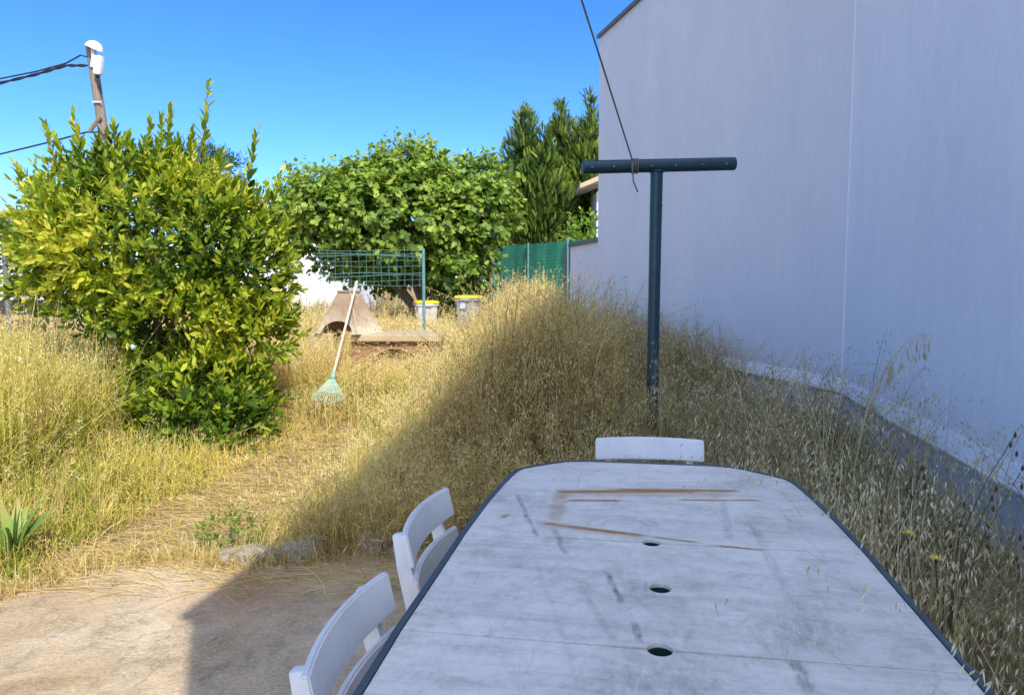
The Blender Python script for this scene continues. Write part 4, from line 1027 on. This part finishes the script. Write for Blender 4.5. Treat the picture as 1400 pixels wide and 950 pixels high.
M_grn = leaf_mat('green_grass_blade', [(0, (.08, .14, .015)), (.35, (.22, .28, .03)), (.60, (.58, .52, .09)), (1, (.86, .70, .20))], .4, .6, .2, (1.15, 1.1, .6))
M_oat = leaf_mat('oat_blade', [(0, (.07, .065, .025)), (.3, (.24, .20, .085)), (.55, (.46, .38, .18)), (.8, (.66, .57, .33)), (1, (.84, .77, .54))], .35, .7, .15, (1.05, 1.0, .8))

parts = []
for x0, x1, y0, y1, den in ((-3.6, 2.2, 3.5, 5.2, 950), (-5.5, 3.2, 5.2, 7.5, 720), (-7, 3.2, 7.5, 10, 430), (-8.5, 2.8, 10, 14, 230), (-11, 2.2, 14, 19, 110), (-14, 2.6, 19, 26, 60)):
    x, y = sample(x0, x1, y0, y1, den); h = field_h(x, y)*(.55+.5*rng.random(len(x))+.45*(rng.random(len(x)) < .10)); h = np.where(open_b(x, y), np.minimum(h, .28+.22*rng.random(len(x))+.3*(rng.random(len(x)) < .12)), h)
    clump = .5+.5*np.sin(x*5.1+2*np.sin(y*3.3))*np.sin(y*4.7+1.2*np.sin(x*2.9)); kp = (rng.random(len(x)) < np.where(y < 9, .22+.78*clump, .5+.5*clump)) & ((x < .85) | (y > 8.6) | (rng.random(len(x)) < .12))
    pd = path_d(x, y); kp &= (pd > 0) | (rng.random(len(x)) < .35)
    x, y, h, clump = x[kp], y[kp], h[kp], clump[kp]
    tn = .57+.10*np.sin(x*1.3+y*.7)+.10*(clump-.5)-.29*sstep(-1.1, -.3, x)*sstep(14, 11, y)  # last term paints the wall's shade into the tint of the tall stand
    lo = h < .36; ld2 = 1.5*np.sin(x*1.9+.3*y)+1.3*np.sin(y*1.7-x)
    a_ = lo & (rng.random(len(x)) < .55)
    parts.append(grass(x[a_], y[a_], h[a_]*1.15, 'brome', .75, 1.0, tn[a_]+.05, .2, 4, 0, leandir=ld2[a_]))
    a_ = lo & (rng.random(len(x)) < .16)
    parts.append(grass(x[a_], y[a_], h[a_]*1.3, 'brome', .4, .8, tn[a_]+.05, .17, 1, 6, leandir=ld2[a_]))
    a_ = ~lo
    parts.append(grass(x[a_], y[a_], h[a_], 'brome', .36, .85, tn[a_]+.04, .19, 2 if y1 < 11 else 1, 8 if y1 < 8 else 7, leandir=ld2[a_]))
x, y = sample(-2.85, -.7, 8.3, 9.58, 420); hh_g = np.where(x < -2.1, .55, .30)+.36*rng.random(len(x))**1.3; parts.append(grass(x, y, hh_g, 'brome', .35, .85, .62, .16, 1, 8))
x = rk0.x-.5+1.0*rng.random(170); y = rk0.y-1.0+.85*rng.random(170); parts.append(grass(x, y, .26+.24*rng.random(170), 'brome', .4, .8, .66, .16, 2, 7))
for q_ in ((-5.6, .9, 3.9, 9.2, 34), (-1.2, 1.2, 5.5, 11, 60)):
    x, y = sample(*q_); kp = (path_d(x, y) > .15) & ~open_b(x, y) & ~((x > -3.6) & (x < -1.5)); x, y = x[kp], y[kp]
    parts.append(grass(x, y, field_h(x, y)*(1.05+.4*rng.random(len(x)))+.1, 'oat', .5, 1.1, .70-.2*sstep(-1.1, -.3, x), .14, 1, 12, droop=.08))  # tint lowered the same way where the wall's shade falls
# tufts hanging over the edge of the slab
x = -1.12+1.1*rng.random(620); y = 3.62+.42*rng.random(620)+.12*(x+1.3); parts.append(grass(x, y, .28+.36*rng.random(620), 'brome', .95, .8, .50, .18, 2, 6, leandir=-1.5))
k_ = rng.integers(0, 9, 1100); f_ = rng.random(1100); pa = pat_[k_]; pb_ = pat_[k_+1]; e_ = pa+(pb_-pa)*f_[:, None]+rng.normal(size=(1100, 2))*.055
parts.append(grass(e_[:, 0], e_[:, 1], .05+.13*rng.random(1100), 'brome', 1.0, .8, .6, .2, 3, 0, z0=np.full(1100, .02)))
V, F, T = join(parts)
o = npmesh('dry_grass', V, F, M_dry, None, T); tag(o, 'tall straw coloured dry grass filling the plot behind the patio', 'grass', kind='stuff')
# yellow green grass, mostly on the left and low between
parts = []
for x0, x1, y0, y1, den, hk in ((-4.9, -2.3, 3.4, 6.0, 700, 1.1), (-6.5, -3.4, 6, 9, 380, 1.1), (-2.6, -.7, 4.0, 8.5, 420, .95), (-3.3, -1.9, 4.8, 6.6, 260, .7)):
    x, y = sample(x0, x1, y0, y1, den); pd = path_d(x, y); kp = (pd > .02) | (rng.random(len(x)) < .15); x, y = x[kp], y[kp]
    h = field_h(x, y)*hk*(.6+.5*rng.random(len(x)))
    parts.append(grass(x, y, h, 'brome', .6, 1.15, .66+.12*np.sin(x*2+y), .2, 4, 0))
V, F, T = join(parts)
o = npmesh('green_grass', V, F, M_grn, None, T); tag(o, 'yellow green long bladed grass growing through the dry grass on the left', 'grass', kind='stuff')
# wild oats between table and house wall
def oat_sample(y0, y1, den):
    x = .3+3.2*rng.random(int(3.2*(y1-y0)*den)); y = y0+(y1-y0)*rng.random(len(x))
    loc_x = ca*(x-TO.x)-sa*(y-TO.y); loc_y = sa*(x-TO.x)+ca*(y-TO.y)
    tab = (np.abs(loc_x-XC) < .60) & (loc_y < 1.62)
    ok = (x < wall_x(y)-.06) & ~tab & ((x > 1.05+.0*y) | (y > 3.75)); ok &= np.hypot(x-.585, y-2.9) > .42
    return x[ok], y[ok]
parts = []
for y0, y1, den, hh0, hh1 in ((.9, 2.2, 330, .58, .80), (2.2, 3.6, 270, .46, .72), (3.6, 5.4, 270, .32, .56), (5.4, 8.5, 200, .30, .60), (8.5, 12, 260, .95, 1.30)):
    x, y = oat_sample(y0, y1, den)
    h = hh0+(hh1-hh0)*rng.random(len(x))**1.5; h = np.where(rng.random(len(x)) < .17, np.maximum(h, np.where(x > .9, .85+.3*rng.random(len(x)), h)), h); h *= np.where(rng.random(len(x)) < .3, .65, 1)
    h *= 1-.25*sstep(.45, .0, wall_x(y)-x)
    kp = rng.random(len(x)) < .35+.65*(.5+.5*np.sin(x*4+y*2.3)*np.sin(y*3.1)); x, y, h = x[kp], y[kp], h[kp]
    parts.append(grass(x, y, h, 'oat', .48, .8, .5, .18, 2, 11, droop=.10))
    x, y = x[::3], y[::3]+.02; parts.append(grass(x, y, h[::3]*.75, 'brome', .4, .8, .45, .17, 2, 10))
x = .45+.95*rng.random(80); y = 3.05+.4*rng.random(80); kp = np.hypot(x-.585, y-2.98) > .27
parts.append(grass(x[kp], y[kp], .85+.25*rng.random(kp.sum()), 'oat', .75, .8, .6, .12, 1, 12, droop=.16, leandir=-1.6))
x = .96+.25*rng.random(150); y = 1.0+2.0*rng.random(150); x = x+.16*(y-1.4)
parts.append(grass(x, y, (.78+.26*rng.random(150)), 'oat', .6, 1.15, .62, .14, 1, 15, droop=.14, leandir=3.3))
# tall arching stalks in front of the wall
x = 1.15+1.9*rng.random(420); y = 1.9+4.6*rng.random(420); kp = (x > .95+.17*(y-1.4)) & (x < wall_x(y)-.15); x, y = x[kp], y[kp]
parts.append(grass(x, y, .85+.5*rng.random(len(x))**1.4, 'oat', .75, 1.15, .52, .2, 1, 13, droop=.14))
V, F, T = join(parts)
o = npmesh('wild_oats', V, F, M_oat, None, T); tag(o, 'shaded wild oats and thin dry grass between the table and the house wall', 'grass', kind='stuff')
# pale hairy oat heads: a patch right of the table
pp_ = [(px, py) for px, py in ((1175, 590), (1195, 600), (1215, 610), (1235, 625), (1225, 650), (1240, 670), (1255, 655), (1190, 640), (1210, 680), (1260, 700), (1235, 690), (1285, 650), (1160, 610), (1248, 640), (1205, 655))]
x = []; y = []; h = []
for px, py in pp_:
    q = at(px, py, random.uniform(2.2, 3.0)); x.append(q.x-random.uniform(0, .1)); y.append(q.y); h.append(q.z*1.04)
x, y, h = map(np.array, (x, y, h))
V, F, T = grass(x, y, h, 'oat', .3, 1.9, .95, .05, 1, 7, droop=.05, leandir=0.0, z0=np.zeros(len(x)))
o = npmesh('pale_oats', V, F, M_oat, None, T); tag(o, 'cluster of pale silvery oat heads right of the table corner', 'grass', kind='stuff')
# flattened straw lying on the patio edge and path
n = 2900; x = np.concatenate([-2.3+1.9*rng.random(700), -2.5+1.3*rng.random(2200)]); y = np.concatenate([3.2+.7*rng.random(700)**.7, 3.6+3.6*rng.random(2200)])
zz = np.where(inpoly(x, y, pat), .037, gz(x, y)+.012)+.02*rng.random(n)**2
a = rng.normal(size=n)*.55+R(-12)+np.where(rng.random(n) < .5, math.pi, 0); L = .12+.38*rng.random(n)**1.6; bend = rng.normal(size=n)*.28
S = 6; u = np.linspace(-.5, .5, S)[None]
ang = a[:, None]+bend[:, None]*u*1.5
P = np.stack([x[:, None]+np.cos(ang)*u*L[:, None], y[:, None]+np.sin(ang)*u*L[:, None], zz[:, None]+.012*rng.random((n, 1))*(u*2)**2+0*u], -1)
V, F = ribbon(P, np.stack([-np.sin(a), np.cos(a), np.full(n, .25)], -1), np.full((n, S), .0024)*(.7+.6*rng.random((n, 1))))
o = npmesh('straw_litter', V, [F], M_dry, None, np.repeat(np.clip(.68+.15*rng.normal(size=n), 0, 1), 12)); tag(o, 'loose straw lying on the patio edge and trampled path', 'straw', kind='stuff')

# ------------------------------------------------------------------ single plants
M_iris = leaf_mat('iris_leaf', [(0, (.05, .09, .03)), (.5, (.14, .25, .05)), (.8, (.30, .42, .09)), (1, (.5, .33, .12))], .3, .45, .4)
ir = ray(20, 772); iq = Vector((0, 0, CAMZ))+ir*(-CAMZ/ir.z)
n = 13; az = np.linspace(0, 6.28, n)+rng.normal(size=n)*.3; L = .36+.12*rng.random(n); tl_ = .25+.75*rng.random(n); u = np.linspace(0, 1, 7)[None]
dl = np.stack([np.cos(az), np.sin(az)*.6, 0*az], -1)
P = np.zeros((n, 7, 3)); P += dl[:, None]*(L[:, None]*tl_[:, None]*u**1.4)[..., None]*.8; P[..., 2] = L[:, None]*(u*.95-.35*tl_[:, None]*u**3)
V, F = ribbon(P, unit(np.cross(dl, [0, 0, 1])*.8+np.array([.5, .1, 0])), np.full((n, 1), .056)*np.array([[.7, .9, 1, .95, .75, .45, .04]]))
iris = empty('iris_plant', (iq.x, iq.y, 0)); tag(iris, 'broad leaved green plant with browning tips at the left edge by the patio', 'plant')
npmesh('leaves', V, [F], M_iris, iris, np.repeat(np.clip(np.linspace(.45, .85, 7)[None]+.12*rng.normal(size=(n, 1)), 0, 1).ravel(), 2))
def weed(px, py, r_, h_, n_, label):
    q = ray(px, py); g_ = Vector((0, 0, CAMZ))+q*(-CAMZ/q.z)
    return leafy('green_weed', [(Vector((g_.x, g_.y, h_*.5)), (r_, r_, h_*.5))], n_, .034, .013, M_fig, label, 'weed', base=Vector((g_.x, g_.y, 0)), tb=.62, m=7)
weed(318, 748, .16, .16, 150, 'low green feathery weed in the grass above the long sunlit stone')
weed(192, 640, .2, .22, 150, 'small green weed at the foot of the large leafy bush, on its left')
# yellow flowers and dark seed heads right of the table
M_yel = simple('petal_yellow', (.75, .50, .01), (.85, .62, .03), 9, .6, 0)
M_stalk = simple('weed_stalk', (.045, .05, .022), (.10, .10, .045), 9, .8, 0)
M_seed = simple('seed_head_brown', (.05, .03, .02), (.10, .06, .035), 20, .9, .3)
def flower_plant(px, py, Y, label, name='yellow_flower'):
    tp = at(px, py, Y); r = empty(name, (tp.x+.05, tp.y+.03, 0)); tag(r, label, 'flower'); rel_ = tp-r.location
    MB().tube([(0, 0, -.03), (rel_.x*.3+.015, rel_.y*.3, rel_.z*.5), rel_], [.004, .003, .0022], 6).build('stem', M_stalk, r, True)
    mb = MB()
    for ring, (cnt, ln, up_) in enumerate(((12, .022, .35), (8, .014, .8))):
        for k in range(cnt):
            a = 2*math.pi*k/cnt+ring*.3; d_ = Vector((math.cos(a), math.sin(a)*.9-.25, up_)).normalized(); sd = Vector((-math.sin(a), math.cos(a), 0))*.0035
            mb.poly([rel_, rel_+d_*ln*.6+sd, rel_+d_*ln, rel_+d_*ln*.6-sd])
    mb.build('petals', M_yel, r); MB().lathe([(.0005, -.012), (.006, -.009), (.007, -.001), (.0005, .002)], 10, rel_).build('bud', M_stalk, r, True)
    return r
flower_plant(1241, 730, 2.05, 'yellow flower half hidden in the oats, left and higher of the two')
flower_plant(1279, 765, 1.95, 'bright yellow flower in the oats, right and lower of the two')
def branch_weed(px, py, Y, tips, label, rad=.0026):
    g_ = at(px, py, Y); r = empty('branching_weed', (g_.x, g_.y, 0)); tag(r, label, 'weed'); 
    mb = MB(); base = Vector((0, 0, -.03))
    for (tx, ty, f) in tips:
        q = at(tx, ty, Y+random.uniform(-.12, .12))-r.location; st = Vector((q.x*.15*f, q.y*.15*f, q.z*f*.75)); 
        mb.tube([base, st*.5+base*.5, st, st.lerp(q, .5)+Vector((0, 0, .03)), q], [rad, rad*.95, rad*.8, rad*.55, rad*.35], 6)
        for j in range(3):
            c_ = q-Vector((0, 0, .03*j))+Vector((random.uniform(-.014, .014), random.uniform(-.01, .01), 0))*(j > 0)
            MB().lathe([(.0004, -.009), (.0038, -.005), (.0042, .003), (.0016, .009), (.0004, .012)], 7, c_).build('seed_head', M_seed, r, True)
    mb.build('stem', M_stalk, r, True)
branch_weed(1290, 900, 2.15, [(1388, 595, .9), (1362, 668, .8), (1350, 720, .6), (1398, 640, .7), (1318, 690, .6), (1395, 735, .5), (1262, 640, .8)], 'tall dark branching weed with seed heads at the right edge, against the wall')
branch_weed(1215, 880, 2.3, [(1245, 655, .9), (1260, 640, .8), (1300, 735, .7), (1205, 700, .7)], 'dark branching weed with brown seed heads, in the oats beside the yellow flowers')
# single tall oat stem with a hanging one sided panicle, seen against the wall
og = at(1165, 660, 3.3); oat = empty('tall_oat', (og.x, og.y, 0)); tag(oat, 'single tall oat stalk with hanging golden spikelets, standing out against the house wall', 'oat stalk')
st = [at(px, py, 3.3)-oat.location for px, py in ((1168, 640), (1185, 560), (1212, 500), (1235, 472), (1258, 458), (1272, 455))]
M_strawm = simple('oat_straw', (.36, .29, .13), (.50, .41, .20), 9, .8, 0)
MB().tube([(0, 0, -.03), (st[0].x*.6, 0, st[0].z*.5)]+st, [.004, .004, .004, .0035, .003, .002, .0012, .001], 6).build('stem', M_strawm, oat, True)
mb = MB()
for k in range(34):
    f = random.uniform(1.0, 5.0); i_ = min(int(f), 4); q = st[i_].lerp(st[i_+1], f-i_); hang = random.uniform(.02, .10)*(1 if f > 2 else .6)
    c_ = q+Vector((random.uniform(-.015, .03), random.uniform(-.02, .02), -hang)); mb.tube([q, q+Vector((.012, 0, -.004)), c_], .0006, 4)
    mb.tube([c_, c_+Vector((.001, 0, -.012)), c_+Vector((.003, 0, -.034))], [.0008, .0033, .0005], 6)
mb.build('spikelets', M_strawm, oat, True)
# white scraps caught in the grass on the left
m_scrap = simple('white_scrap', (.70, .70, .68), (.82, .82, .80), 12, .7, .2)
for px, py, Y, sz_, lb_ in ((25, 491, 6.2, .035, 'white scrap caught in the dry grass at the left edge'), (153, 458, 6.3, .045, 'white scrap in the grass under the left side of the leafy bush'), (183, 474, 6.25, .04, 'white scrap just inside the leafy bush, right of the other scraps')):
    c_ = at(px, py, Y); bm = bmesh.new(); bmesh.ops.create_icosphere(bm, subdivisions=2, radius=sz_)
    for v_ in bm.verts: v_.co = Vector((v_.co.x*random.uniform(.7, 1.3), v_.co.y*random.uniform(.5, 1.0), v_.co.z*random.uniform(.3, .8)))
    me = bpy.data.meshes.new('paper_scrap'); bm.to_mesh(me); bm.free(); o = link('paper_scrap', me, m_scrap, None); o.location = c_; o.rotation_euler = (.3, .4, px)
    tag(o, lb_, 'scrap', 'white scraps in the grass')
